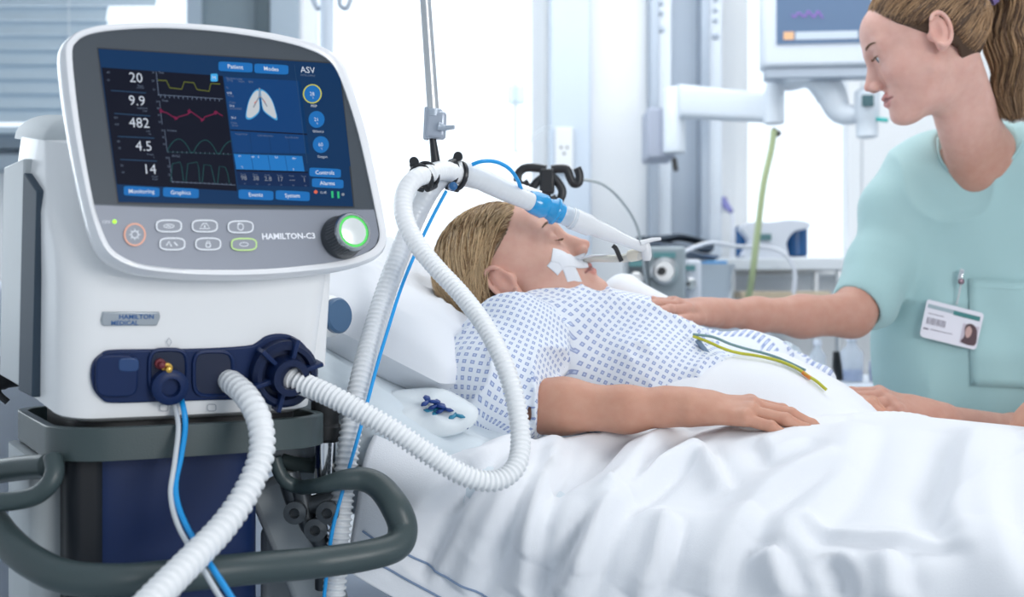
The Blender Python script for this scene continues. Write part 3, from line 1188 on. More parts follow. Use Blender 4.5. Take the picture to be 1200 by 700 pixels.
hB, hT = wB + .004, wTop
side_slab('slate_strip', slate, [(.080, hB + .010), (.132, hB + .006), (.132, hT - .045), (.080, hT - .060)], .0085, .02)
side_slab('side_panel', vent_grey, [(.136, hB + .010), (.215, hB + .006), (.215, hT - .045), (.136, hT - .03)], .0070, .02)
# sloping shoulder that carries the screen
mb = MB()
rs = []
for t in np.linspace(0, 1, 8):
    w_ = hT - .012 + .030 * math.sin(t * math.pi / 2)
    ins = .075 * (1 - math.cos(t * math.pi / 2))
    rs.append(BF.w(rrect(uF + .004 + ins * .5, uR2 - .02 - ins, .085 + ins * .3, DEP - .004 - ins * .3, .028, w_, flare=FLARE)))
mb.rings(rs)
mb.build('top_cap', vent_grey, vent)
# tilting neck between cap and screen
nk = MB()
nk.lathe(SF.w([-.05, .05, -.02]), SR[:, 0], [(-.02, .028), (-.018, .034), (.118, .034), (.12, .028)], 28)
nk.tube([SF.w([0, .075, 0]), BF.w([(uF + uR2) / 2, .10, hT - .06])], [.055, .06], 24)
nk.build('screen_neck', vent_grey, vent)
# black side connector at the far left
kn = MB()
kc = P(10, 437, 1.42)
kn.lathe(kc, -BR[:, 0], [(-.02, .016), (0, .018), (.004, .020), (.014, .020), (.017, .014)], 20)
kn.tube(cr([kc + np.array([-.004, -.01, -.008]), kc + np.array([-.006, -.015, -.022]), kc + np.array([.004, -.012, -.034])], 5), .004, 8)
kn.build('side_connector', black_rub, vent)

# ---- navy connector panel on the front
pn = [(132, 411), (180, 410), (240, 409), (290, 406), (302, 402), (312, 395), (326, 392), (342, 394), (356, 403), (364, 416), (367, 435), (364, 455), (356, 470), (343, 477), (326, 477), (312, 470), (300, 469), (240, 470), (180, 472), (132, 473), (120, 469), (110, 457), (107, 440), (110, 425), (120, 415)]
panel = slab(BF, pn, -.0075, .012, 'connector_panel', navy, vent, n=3, bevel=.002)
vP = -.0078


def pill(cx, cy, hx, hy, n=28, p=4):
    return [(cx + hx * math.copysign(abs(math.cos(a)) ** (2 / p), math.cos(a)), cy + hy * math.copysign(abs(math.sin(a)) ** (2 / p), math.sin(a))) for a in np.linspace(0, 2 * math.pi, n, endpoint=False)]


def sub_on(name, m, pix, v0, v1, parent, bevel=0):
    return slab(BF, pix, v0, v1, name, m, parent, bevel=bevel)


sub_on('blank_cover', navy, pill(137, 441, 25, 25), -.0125, .0, panel, .002)
sub_on('cover_ridge', mat('navy_light', (.02, .06, .18), rough=.3), pill(151, 428, 12, 8), -.0135, .0, panel, .001)
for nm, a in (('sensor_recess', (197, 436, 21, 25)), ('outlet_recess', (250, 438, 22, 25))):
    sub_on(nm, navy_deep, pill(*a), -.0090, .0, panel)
rim = MB()
for (cx, cy, hx, hy) in ((197, 436, 22, 26), (250, 438, 23, 26)):
    q = pill(cx, cy, hx, hy, 40)
    L = np.array([[*BF.hit(a, b, -.009)] for a, b in q])
    pts = BF.w(np.c_[L[:, 0], np.full(len(L), -.009), L[:, 1]])
    pts = np.r_[pts, pts[:2]]
    rim.tube(pts, .0022, 6, cap=False)
rim.build('recess_rim', navy, panel)
# sensor nipples
nf = -BR[:, 1]
for (px_, py_, m_, nm) in ((187, 426, mat('dark_red_port', (.16, .02, .03)), 'red_port'), (195, 431, mat('brass_port', (.75, .48, .10), metal=.6, rough=.3), 'brass_port')):
    MB().lathe(BF.on(px_, py_, -.009), nf, [(0, .0055), (.004, .0055), (.005, .0036), (.012, .0032), (.013, .0018)], 16).build(nm, m_, panel)
MB().lathe(BF.on(197, 452, -.009), nf, [(0, .019), (.010, .019), (.013, .015), (.013, .010), (.006, .009)], 30).build('sensor_collar', navy, panel)
# big expiratory valve
vc = BF.on(330, 436, -.0075)
vm = MB()
vm.lathe(vc, nf, [(0, .037), (.014, .037), (.018, .033), (.018, .028), (.010, .026), (.010, .022), (.026, .020), (.034, .020), (.034, .013), (.02, .012)], 44)
vo = vm.build('valve', mat('valve_navy', (.004, .013, .055), rough=.35, spec=.35), panel)
lg = MB()
for k_ in range(6):
    a = k_ * math.pi / 3 + .3
    dr = BR[:, 0] * math.cos(a) + BR[:, 2] * math.sin(a)
    lg.box(vc + dr * .030 + nf * .014, (.022, .020, .005), np.stack([dr, nf, np.cross(dr, nf)], 1))
lg.build('valve_lug', navy, vo, bevel=.001)

# ---- badges and print on the shell
bd = slab(BF, [(121, 366), (187, 366), (188, 372), (184, 382), (121, 382), (119, 376)], -.0062, 0.004, 'maker_badge', mat('badge_silver', (.42, .46, .50), rough=.3, metal=.6), vent, bevel=.001)
tb = text_mb('HAMILTON', BF, 160, 374, 5.2, -.0066, stretch=1.05, bold=.02)
text_mb('MEDICAL', BF, 146, 381.2, 5.2, -.0066, tb, stretch=1.0, bold=.02)
tb.build('badge_lettering', mat('badge_blue', (.01, .10, .32), rough=.4), bd, smooth=False, recalc=False)
pr = MB()
line_mb(BF, [(198, 396), (195, 401), (198, 406), (201, 401)], -.0062, .8, pr, closed=True)
for cx in (192, 248):
    line_mb(BF, pill(cx, 478, 5, 4, 16), -.0062, .8, pr, closed=True)
pr.build('port_symbols', mat('print_grey', (.30, .33, .38)), vent, smooth=False, recalc=False)
dr = MB()
line_mb(BF, [(265, 507), (265, 495), (218, 497), (214, 500)], -.0060, 1.6, dr)
dr.build('flap_seam', mat('seam_grey', (.22, .24, .27)), vent, smooth=False, recalc=False)

# ---- screen unit
outer = [(71, 60), (78, 46), (92, 36), (120, 29), (160, 27), (205, 27), (250, 30), (295, 35), (335, 42), (365, 50), (390, 62), (405, 80), (417, 115), (429, 155), (440, 205), (449, 250), (453, 280), (448, 297), (434, 307), (405, 316), (360, 322), (310, 326), (260, 327), (210, 325), (165, 320), (138, 311), (120, 297), (109, 275), (100, 245), (90, 200), (81, 150), (74, 100)]
inner = [(84, 62), (89, 50), (101, 42), (125, 37), (165, 34), (205, 34), (250, 37), (295, 43), (332, 50), (360, 58), (382, 69), (395, 86), (408, 120), (420, 160), (431, 208), (440, 252), (444, 275), (440, 288), (428, 297), (400, 306), (357, 312), (310, 316), (260, 317), (212, 316), (168, 311), (145, 303), (129, 291), (119, 271), (110, 243), (101, 198), (93, 150), (87, 102)]
K = 4
Lo = np.array([[*SF.hit(a, b, .004)] for a, b in cr(outer, K, True)])
Li = np.array([[*SF.hit(a, b, .000)] for a, b in cr(inner, K, True)])
cen = Lo.mean(0)


def rg(L, v, s_=1.0, e=0.0):
    q = cen + (L - cen) * s_
    if e:
        d = L - cen
        q = q + d / np.linalg.norm(d, axis=1)[:, None] * e
    return SF.w(np.c_[q[:, 0], np.full(len(q), v), q[:, 1]])


screen_u = MB()
mid = Li * .35 + Lo * .65
screen_u.rings([rg(Li, .001), rg(Li, -.0022), rg(Li * .7 + Lo * .3, -.0040), rg(mid, -.0035), rg(Lo, .002, e=-.0012), rg(Lo, .009), rg(Lo, .020, e=-.001), rg(Lo, .034, e=-.005), rg(Lo, .048, e=-.016), rg(Lo, .056, e=-.032), rg(Lo, .062, e=-.06)], cap0=False)
su = screen_u.build('screen_housing', vent_rim, vent, smooth=50)
fc = MB()
fc.add(rg(Li, -.0002, 1.003), [tuple(range(len(Li)))])
fp = fc.build('front_bezel', bezel_dark, su, smooth=False)
# lighter control strip below the display
lo_pix = [(109, 240), (180, 243), (260, 245), (340, 246), (438.5, 246), (440, 252), (444, 275), (440, 288), (428, 297), (400, 306), (357, 312), (310, 316), (260, 317), (212, 316), (168, 311), (145, 303), (129, 291), (119, 271), (111, 247)]
poly_mb(SF, lo_pix, -.0010).build('control_strip', bezel_light, su, smooth=False)
ln = MB()
line_mb(SF, [(109, 239.5), (180, 242.5), (260, 244.5), (340, 245.5), (438, 245.5)], -.0013, 1.2, ln)
ln.build('strip_seam', mat('seam_dark', (.10, .12, .15)), su, smooth=False)

# buttons outlines on the strip
ring_w = mat('button_ring', (.72, .75, .80), rough=.3, emit=(.6, .65, .72), estr=.12)
face_b = mat('button_face', (.29, .31, .36), rough=.35)
for (cx, cy, kind) in ((198, 265, 'i'), (240, 265, 'a'), (282, 266, 'h'), (202, 286, 'n'), (244, 286, 'l'), (286, 286.5, 'o')):
    q = pill(cx, cy, 15.5, 7.6, 32, 3.2)
    b = slab(SF, q, -.0026, 0.0, 'key', face_b, su, bevel=.0006)
    mb = MB()
    line_mb(SF, pill(cx, cy, 14.5, 6.8, 40, 3.2), -.0029, 1.7, mb, closed=True)
    mb.build('key_ring', mat('key_ring_green', (.45, .65, .25), emit=(.5, .75, .25), estr=.25) if kind == 'o' else ring_w, b, smooth=False, recalc=False)
    mb = MB()
    if kind == 'i':
        line_mb(SF, pill(cx, cy, 6, 2.2, 20, 2), -.0029, .9, mb, closed=True)
        line_mb(SF, [(cx - 3, cy), (cx + 3, cy)], -.0029, 1.0, mb)
    elif kind == 'a':
        line_mb(SF, [(cx - 6, cy + 3), (cx - 2, cy - 3), (cx + 2, cy - 3), (cx + 6, cy + 3)], -.0029, 1.2, mb, closed=True)
        line_mb(SF, [(cx, cy - 1), (cx, cy + 2)], -.0029, 1.4, mb)
    elif kind == 'h':
        line_mb(SF, pill(cx, cy, 3.2, 3.8, 16, 2.4), -.0029, 1.1, mb, closed=True)
        line_mb(SF, [(cx - 4, cy - 3), (cx - 1, cy - 5)], -.0029, 1.0, mb)
    elif kind == 'n':
        line_mb(SF, [(cx - 7, cy + 2), (cx - 4, cy - 3), (cx - 1, cy + 3)], -.0029, 1.3, mb)
        line_mb(SF, [(cx + 2, cy - 2), (cx + 6, cy + 2)], -.0029, 1.6, mb)
    elif kind == 'l':
        line_mb(SF, pill(cx, cy + 1.5, 2.6, 2.4, 14, 4), -.0029, 1.2, mb, closed=True)
        line_mb(SF, [(cx - 2, cy), (cx - 1.6, cy - 3), (cx + 1.6, cy - 3), (cx + 2, cy)], -.0029, .9, mb)
    else:
        line_mb(SF, pill(cx, cy, 5, 2.2, 20, 2), -.0029, .8, mb, closed=True)
    mb.build('key_symbol', ring_w, b, smooth=False, recalc=False)
b = slab(SF, pill(158, 275, 13, 13.5, 36, 2), -.0026, 0, 'alarm_silence_key', face_b, su, bevel=.0006)
mb = MB()
line_mb(SF, pill(158, 275, 12, 12.6, 44, 2), -.0029, 1.8, mb, closed=True)
mb.build('key_ring', mat('key_ring_orange', (.75, .38, .28), emit=(.8, .35, .22), estr=.2), b, smooth=False, recalc=False)
mb = MB()
line_mb(SF, pill(158, 275, 4, 4, 16, 2), -.0029, 1.1, mb, closed=True)
for a in range(8):
    t = a * math.pi / 4
    line_mb(SF, [(158 + 4.5 * math.cos(t), 275 + 4.5 * math.sin(t)), (158 + 6.6 * math.cos(t), 275 + 6.6 * math.sin(t))], -.0029, .9, mb)
mb.build('key_symbol', ring_w, b, smooth=False, recalc=False)
tb = text_mb('HAMILTON-C3', SF, 339, 280, 6.6, -.0016, stretch=1.06, bold=.03)
text_mb('ON/', SF, 125, 262, 3.6, -.0016, tb)
tb.build('front_lettering', mat('print_bright', (.80, .82, .88), emit=(.7, .72, .8), estr=.15), su, smooth=False, recalc=False)
MB().lathe(SF.on(134, 260, -.001), -SR[:, 1], [(0, .0020), (.001, .0020), (.0014, .001)], 14).build('power_led', mat('led_green', (.3, .7, .05), emit=(.45, .95, .05), estr=.9), su)

# rotary knob
kb = SF.on(399, 279, -.001)
ax = -SR[:, 1]
kob = MB().lathe(kb, ax, [(0, .0235), (.004, .0240), (.010, .0215), (.026, .0205), (.030, .0195)], 48).build('rotary_knob', mat('knob_dark_chrome', (.10, .11, .12), rough=.3, metal=.8), su)
gr = MB()
for k_ in range(40):
    a = k_ * 2 * math.pi / 40
    d_ = SR[:, 0] * math.cos(a) + SR[:, 2] * math.sin(a)
    gr.tube([kb + ax * .009 + d_ * .0215, kb + ax * .027 + d_ * .0207], .0009, 5)
gr.build('grip_ridges', mat('knob_ridge', (.14, .15, .16), rough=.3, metal=.7), kob)
MB().lathe(kb, ax, [(.028, .0208), (.031, .0205), (.0325, .0190), (.0325, .0175), (.030, .0172)], 48).build('silver_ring', mat('silver_ring', (.5, .53, .55), rough=.2, metal=.9), kob)
MB().lathe(kb, ax, [(.0300, .0172), (.0318, .0170), (.0318, .0150), (.030, .0148)], 48).build('green_ring', mat('green_ring', (.05, .35, .08), emit=(.08, .62, .10), estr=.8), kob)
MB().lathe(kb, ax, [(.0300, .0148), (.0322, .0145), (.0330, .010), (.0334, .002)], 40).build('knob_cap', mat('knob_cap_silver', (.82, .85, .84), rough=.25, metal=.4), kob)

# ---- the display and everything drawn on it
em = lambda n, c, s=1.0: mat('disp_' + n, (.004, .005, .008), rough=.35, emit=c, estr=s, spec=.08)
dm = [em('navy', (.002, .030, .100)), em('black', (.001, .002, .010)), em('panel', (.002, .045, .170)), em('button', (.010, .150, .460)),
      em('bright', (.012, .170, .500)), em('white', (.62, .68, .78)), em('yellow', (.12, .14, .02)), em('magenta', (.16, .010, .05)),
      em('teal', (.010, .060, .065)), em('faint', (.13, .17, .25)), em('lung', (.52, .56, .60)), em('lung_edge', (.06, .32, .62)),
      em('red', (.70, .14, .08)), em('green', (.03, .50, .20)), em('line', (.02, .06, .13)), em('ring_yellow', (.55, .55, .10)), em('grey', (.24, .27, .32)), em('cyan', (.05, .38, .78)), em('deep', (.002, .018, .075))]
(NAV, BLK, PNL, BTN, BRT, WHT, YEL, MAG, TEA, FNT, LNG, LED, RED, GRN, LIN, RYL, GRY, CYN, DEE) = range(19)
# screen coordinates: unit square mapped on the display quad
C4 = np.array([[115, 57], [397, 75], [414, 242], [139, 237]], float)
c4 = np.array([SF.hit(a, b, -.0006) for a, b in C4])


def q2(x, y):
    """photo pixel read off the display, kept as is"""
    return (x, y)


D = MB()
V0 = -.0006
poly_mb(SF, C4, V0, D, NAV)
st = [0]


def lay():
    st[0] += 1
    return V0 - .00006 * st[0]


def quad(pts, mi, v=None):
    poly_mb(SF, pts, v if v else lay(), D, mi)


def rect_between(tl, tr, br_, bl_, mi, v=None):
    quad([tl, tr, br_, bl_], mi, v)


# black area on the left
quad([(119, 79), (261, 89), (278, 224), (137, 216)], BLK)
v1 = lay()
for (x0, y0, x1, y1) in ((130, 106, 171, 109), (134, 133, 176, 136), (138, 160, 181, 162), (141, 187, 184, 189)):
    line_mb(SF, [(x0, y0), (x1, y1)], v1, 1.0, D, LIN)
v2 = lay()
for s_, x, y in (('20', 168, 97), ('9.9', 171, 124), ('482', 176, 150), ('4.5', 179, 177), ('14', 184, 204)):
    text_mb(s_, SF, x, y, 11.5, v2, D, WHT, align='R', stretch=.95, bold=-.006)
for s_, x, y in (('Ppeak', 168, 101.5), ('cmH2O', 169, 104), ('ExpMinVol', 173, 128), ('l/min', 173, 131), ('VTE', 176, 155), ('ml', 177, 158), ('RCexp', 180, 182), ('s', 181, 185), ('fTotal', 185, 208), ('b/min', 185, 211)):
    text_mb(s_, SF, x, y, 1.9, v2, D, FNT, align='R')
for s_, x, y in (('40', 127, 86), ('10', 127, 95), ('8.0', 136, 139), ('4.0', 137, 147), ('30', 139, 167), ('15', 140, 175), ('23', 143, 195), ('10', 144, 203)):
    text_mb(s_, SF, x, y, 2.4, v2, D, FNT, align='C')
# graphs
v3 = lay()
line_mb(SF, [(183, 84), (186, 112)], v3, .7, D, FNT)
line_mb(SF, [(185, 111), (261, 116)], v3, .7, D, FNT)
line_mb(SF, [(187, 118), (190, 146)], v3, .5, D, FNT)
line_mb(SF, [(193, 152), (196, 178)], v3, .5, D, FNT)
line_mb(SF, [(196, 178), (272, 181)], v3, .5, D, TEA)
line_mb(SF, [(198, 184), (202, 214)], v3, .5, D, FNT)
line_mb(SF, [(201, 213), (276, 217)], v3, .6, D, FNT)
for k_ in range(14):
    x = 188 + k_ * 5.3
    line_mb(SF, [(x, 111.2 + k_ * .33), (x + .2, 114.5 + k_ * .33)], v3, .7, D, FNT)
    line_mb(SF, [(197 + k_ * 5.4, 177 + k_ * .2), (197.2 + k_ * 5.4, 179 + k_ * .2)], v3, .5, D, FNT)
    line_mb(SF, [(203 + k_ * 5.2, 212.4 + k_ * .2), (203.2 + k_ * 5.2, 214.6 + k_ * .2)], v3, .5, D, FNT)
for gx, gy in ((181, 86), (181, 96), (182, 106), (186, 120), (187, 128), (188, 136), (189, 144), (192, 154), (193, 162), (194, 170), (197, 186), (199, 196), (200, 206)):
    text_mb('20', SF, gx, gy, 2.1, v3, D, FNT, align='R')
for s_, x, y in (('Paw', 186, 86), ('Flow', 190, 119), ('Volume', 196, 154), ('PCO2', 202, 184)):
    text_mb(s_, SF, x, y, 2.5, v3, D, FNT, align='L')
v4 = lay()
line_mb(SF, [(185, 94), (195, 94.5), (199, 103), (213, 104.5), (216, 96), (227, 97), (231, 105), (245, 107), (247, 98), (258, 98.5)], v4, 1.2, D, YEL)
line_mb(SF, [(188, 127), (190, 131), (195, 132), (203, 137), (207, 140), (209, 137), (220, 134), (222, 128), (224, 131), (234, 138), (237, 142), (240, 137), (250, 134), (253, 130), (256, 133), (261, 136)], v4, 1.3, D, MAG)
for (x, y) in ((189, 130), (206, 138), (222, 131), (237, 140), (253, 132)):
    poly_mb(SF, [(x - 2.5, y - 2), (x + 3, y), (x - 1, y + 3)], v4, D, MAG)
pts = []
for k_ in range(60):
    t = k_ / 59 * 2.45
    f_ = t % 1
    pts.append((196 + 31 * t, 177.5 - 15 * max(0, math.sin(math.pi * min(1, f_ * 1.15))) ** .8 + t * 1.2))
line_mb(SF, pts, v4, 1.0, D, TEA)
pts = []
for (a, b) in ((200, 213), (202, 192), (211, 190), (213, 196), (215, 212), (218, 213), (220, 192), (231, 190), (233, 198), (234, 213), (237, 214), (239, 193), (247, 194), (249, 202), (252, 215), (255, 215), (257, 195), (264, 196), (267, 204), (269, 216)):
    pts.append((a, b))
line_mb(SF, pts, v4, 1.0, D, TEA)
# panels on the right
v5 = lay()
quad([(262, 90), (352, 95), (360, 157), (270, 152)], PNL, v5)
quad([(270, 153), (360, 158), (363, 180), (274, 179)], PNL, v5)
quad([(274, 180.5), (354, 183), (357, 201), (277, 198.5)], BRT, v5)
quad([(277, 200), (361, 202.5), (363, 219), (279, 217)], DEE, v5)
quad([(347, 74), (397, 77), (411, 195), (360, 192)], NAV, v5)
v6 = lay()
for k_ in range(1, 4):
    line_mb(SF, [(270 + k_ * 22.5, 154 + k_ * 1.2), (273 + k_ * 22.5, 180 + k_ * .6)], v6, .6, D, NAV)
    line_mb(SF, [(274 + k_ * 20, 181 + k_ * .6), (277 + k_ * 20, 199 + k_ * .6)], v6, .6, D, PNL)
line_mb(SF, [(270, 152.5), (360, 157.5)], v6, 1.6, D, BLK)
line_mb(SF, [(277, 199.6), (361, 202)], v6, 1.6, D, BLK)
for (s_, x, y) in (('Oxygenation', 283, 158), ('CO2 elimination', 311, 160), ('Spont/Activity', 342, 162)):
    text_mb(s_, SF, x, y, 2.0, v6, D, FNT)
for (s_, x, y) in (('21', 281, 184), ('%', 284, 197), ('5', 303, 185), ('0.5', 324, 185.5), ('MV', 345, 187), ('100', 296, 185), ('0', 344, 199.5)):
    text_mb(s_, SF, x, y, 2.3, v6, D, WHT)
for k_, s_ in enumerate(('98', '38', '2.8', '17', '---', 'I')):
    text_mb(s_, SF, 286 + k_ * 14.2, 211 + k_ * .5, 5.2, v6, D, GRY)
    text_mb('Ppeak', SF, 285 + k_ * 14.2, 205 + k_ * .5, 1.8, v6, D, FNT)
    text_mb('ml', SF, 287 + k_ * 14.2, 216 + k_ * .5, 1.8, v6, D, FNT)
for s_, x, y in (('Dynamic Lung', 265, 92.5), ('29 kg', 266, 95), ('Ti', 265, 104), ('0.98', 266, 110), ('Rinsp', 267, 113), ('Cstat', 269, 121), ('50.2', 269, 125), ('ml/cmH2O', 269, 128), ('25.0', 271, 139), ('Pulse', 271, 145), ('b/min', 272, 148)):
    text_mb(s_, SF, x, y, 2.3, v6, D, WHT if s_ in ('0.98', '50.2', '25.0') else FNT, align='L')
text_mb('ASV', SF, 361, 85.5, 7.2, v6, D, WHT, stretch=1.0)
text_mb('INTELLiVENT', SF, 361, 89.5, 2.2, v6, D, FNT)
text_mb('Adult', SF, 283, 96.5, 2.2, v6, D, FNT)
text_mb('IBW', SF, 294, 97, 2.2, v6, D, FNT)
# little info square
quad(pill(251, 91, 4.2, 4.6, 20, 6), CYN)
text_mb('M', SF, 251, 93, 4, lay(), D, WHT)
# tab buttons
v7 = lay()
for (cx, cy, hx, hy, s_) in ((276, 78.5, 20, 5.6, 'Patient'), (318, 81, 20, 5.6, 'Modes'), (166, 224.5, 21, 5.6, 'Monitoring'), (212, 226, 21, 5.6, 'Graphics'), (300, 228.5, 20.5, 5.6, 'Events'), (343, 229.5, 20, 5.6, 'System'), (381, 202.5, 18.5, 5.2, 'Controls'), (384, 215, 18.5, 5.2, 'Alarms')):
    tl = .050
    q = pill(cx, cy, hx, hy, 28, 8)
    q = [(x, y + (x - cx) * tl) for x, y in q]
    poly_mb(SF, q, v7, D, BTN)
v8 = lay()
for (cx, cy, s_) in ((276, 78.5, 'Patient'), (318, 81, 'Modes'), (166, 224.5, 'Monitoring'), (212, 226, 'Graphics'), (300, 228.5, 'Events'), (343, 229.5, 'System'), (381, 202.5, 'Controls'), (384, 215, 'Alarms')):
    text_mb(s_, SF, cx, cy + 2, 4.6, v8, D, WHT, bold=.012)
# round dials
for (cx, cy, ry, s_, s2) in ((366, 110, 1, '28', 'PEEP'), (371, 140, 0, '21', '%MinVol'), (376, 169.5, 0, '60', 'Oxygen')):
    if ry:
        poly_mb(SF, pill(cx, cy, 11, 11.3, 32, 2), v7, D, RYL)
        poly_mb(SF, pill(cx, cy, 9.6, 10, 32, 2), v8, D, NAV)
    poly_mb(SF, pill(cx, cy, 9.4, 9.8, 32, 2), lay(), D, BTN)
    vv = lay()
    text_mb(s_, SF, cx, cy + 2, 4.2, vv, D, WHT)
    text_mb('%', SF, cx + 1, cy + 5.6, 2, vv, D, WHT)
    text_mb(s2, SF, cx + 2, cy + 15.5, 2.7, vv, D, WHT)
# lungs
v9 = lay()
lungL = [(303, 106), (298, 108), (293, 116), (290, 126), (289, 137), (295, 138), (303, 131), (304, 122), (303, 113)]
lungR = [(306, 106), (312, 109), (318, 117), (322, 128), (324, 139), (317, 136), (309, 129), (307, 120), (306, 112)]
for q in (lungL, lungR):
    q = cr(q, 4, True)
    c = q.mean(0)
    poly_mb(SF, c + (q - c) * 1.10, v9, D, LED)
v10 = lay()
for q in (lungL, lungR):
    q = cr(q, 4, True)
    c = q.mean(0)
    poly_mb(SF, c + (q - c) * .97, v10, D, LNG)
v11 = lay()
line_mb(SF, [(304, 103), (304.5, 112), (300, 120), (297, 126)], v11, 1.6, D, GRY)
line_mb(SF, [(304.5, 112), (309, 118), (313, 125)], v11, 1.6, D, GRY)
line_mb(SF, [(301, 118), (298, 121)], v11, 1.0, D, RED)
line_mb(SF, [(308, 117), (311, 120)], v11, 1.0, D, RED)
# status row
quad(pill(370, 225, 2.2, 2.2, 12, 2), RED)
quad([(388, 224), (390.5, 224), (391, 232), (388.5, 232)], GRN)
quad([(395, 224.5), (397.5, 224.5), (398, 232.5), (395.5, 232.5)], GRN)
quad(pill(402, 228, 1.8, 1.8, 12, 2), GRY)
text_mb('12:45', SF, 379, 227, 2.6, lay(), D, WHT)
line_mb(SF, [(345, 76), (360, 192)], v6, .6, D, LIN)
disp = D.build('display', dm, su, smooth=False, recalc=False)
disp['label'] = 'lit blue and black touch display with readouts and curves'
# dark gasket around the display
g4 = np.array([[113.5, 55.5], [398.5, 73.5], [415.8, 243.6], [137.6, 238.6]])
poly_mb(SF, g4, -.0004).build('display_gasket', mat('gasket', (.012, .016, .022), rough=.3), su, smooth=False)

# ---- right side knob on its white block
rk = MB()
kcx = P(396, 370, 1.46)
sidev = np.array([.80, -.58, .05]); sidev /= np.linalg.norm(sidev)
MB().lathe(kcx - sidev * .03, sidev, [(0, .026), (.018, .026), (.026, .022)], 32).build('knob_mount', vent_white, vent)
MB().lathe(kcx - sidev * .006, sidev, [(0, .0215), (.008, .0220), (.011, .0195), (.0115, .004)], 32).build('side_knob', mat('side_knob_blue', (.06, .13, .24), rough=.35), vent)
# white right hand rail housing
a_, b_ = BF.w([uR2 + .004, .05, hB + .02]), BF.w([uR2 + .000, .05, hT - .10])
rb = MB()
rb.rings([BF.w(rrect(uR2 - .03, uR2 + .012, .030, .16, .012, w_)) for w_ in (hB + .045, hB + .05, hT - .12)])
rb.build('right_rail_cover', vent_white, vent)

tag(vent, 'white intensive-care ventilator with a large tilted touch screen on a cart', 'ventilator')
su['label'] = 'tilted screen unit with white rim and graphite bezel'

# ------------------------------------------------------------------ the cart
cart = empty('ventilator_cart', (body_o[0] - .03, body_o[1] + .10, 0))
CR_ = rotz(math.radians(30))
CF = Frame(np.array([body_o[0], body_o[1], 0]), CR_)
# tray under the ventilator: a band that follows a rounded outline
t0 = CF.w([0, 0, 0])
uA = (np.array([BF.w([uF, 0, wB])]) - CF.o) @ CR_
uB_ = (np.array([BF.w([uR, 0, wB])]) - CF.o) @ CR_
ua, ub = uA[0][0] - .012, uB_[0][0] + .022
va = uA[0][1] - .014
zt = uA[0][2]
band = MB()
for off, zz, th in ((0, zt - .004, 0),):
    O = rrect(ua, ub, va, va + .30, .055, 0, n=9, bulge=.012)
    I_ = rrect(ua + .010, ub - .010, va + .010, va + .29, .048, 0, n=9, bulge=.012)

    def atz(Q, z_):
        Q = Q.copy()
        Q[:, 2] = z_
        return CF.w(Q)
    band.rings([atz(O, zt - .034), atz(O, zt - .005), atz(O * [1, 1, 1], zt), atz(I_, zt), atz(I_, zt - .030)], cap0=False, cap1=True)
    band.rings([atz(O, zt - .034), atz(I_, zt - .0345)], cap0=False, cap1=True)
band.build('tray', handle_m, cart, bevel=.0015)
sk = MB()
sk.rings([atz(rrect(ua + .03, ub - .03, va + .03, va + .27, .04, 0), z_) for z_ in (zt - .036, zt + .004)])
sk.build('tray_pad', black_rub, cart)
# navy cabinet
cu0 = CF.hit(92, 600, -.0)[0]
cu1 = CF.hit(308, 600, -.0)[0]
cb_ = MB()
cb_.rings([atz(rrect(cu0, cu1, .0, .22, .03, 0, bulge=.006), z_) for z_ in (.42, .425, zt - .06, zt - .036)])
cab = cb_.build('cabinet', navy, cart, smooth=35)
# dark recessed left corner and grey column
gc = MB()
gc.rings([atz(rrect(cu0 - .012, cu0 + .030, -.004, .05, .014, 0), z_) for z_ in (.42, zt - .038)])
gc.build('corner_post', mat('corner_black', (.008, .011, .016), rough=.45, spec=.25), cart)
gc = MB()
gc.rings([atz(rrect(cu0 - .040, cu0 + .02, .045, .24, .02, 0), z_) for z_ in (.15, zt - .038)])
gc.build('column', cart_grey, cart)
# right side diagonal strut and bracket
s0, s1 = P(316, 560, 1.43), P(392, 740, 1.42)
ds = (s1 - s0) / np.linalg.norm(s1 - s0)
sx_ = np.cross(ds, [0, 1, 0]); sx_ /= np.linalg.norm(sx_)
MB().box((s0 + s1) / 2, (.055, .05, np.linalg.norm(s1 - s0)), np.stack([sx_, np.cross(ds, sx_), ds], 1)).build('diagonal_strut', cart_grey, cart, bevel=.01)
MB().box(P(335, 720, 1.47), (.06, .03, .22)).build('rear_plate', cart_grey, cart, bevel=.01)
br = MB()
br.tube(cr([P(338, 556, 1.385), P(350, 590, 1.38), P(372, 592, 1.38), P(392, 580, 1.385)], 6), [.013] * 18 + [.013], 10)
br.tube(cr([P(352, 572, 1.375), P(360, 610, 1.375), P(378, 640, 1.38), P(380, 690, 1.385)], 6), .011, 10)
for (a, b) in ((347, 600), (371, 620), (385, 600)):
    br.lathe(P(a, b, 1.362), (0, -1, 0), [(0, .013), (.010, .013), (.012, .006), (.004, .005)], 18)
br.build('hose_bracket', mat('bracket_dark', (.055, .065, .075), rough=.35, metal=.4), cart)
# chrome post with black collar
MB().lathe(P(382, 566, 1.42), (0, 0, 1), [(0, .014), (.10, .014)], 24).build('chrome_post', chrome, cart)
MB().lathe(P(382, 518, 1.42), (0, 0, 1), [(0, .014), (.004, .0185), (.018, .0185), (.022, .015), (.030, .015), (.034, .0175), (.050, .0175), (.054, .013)], 24).build('post_collar', black_rub, cart)
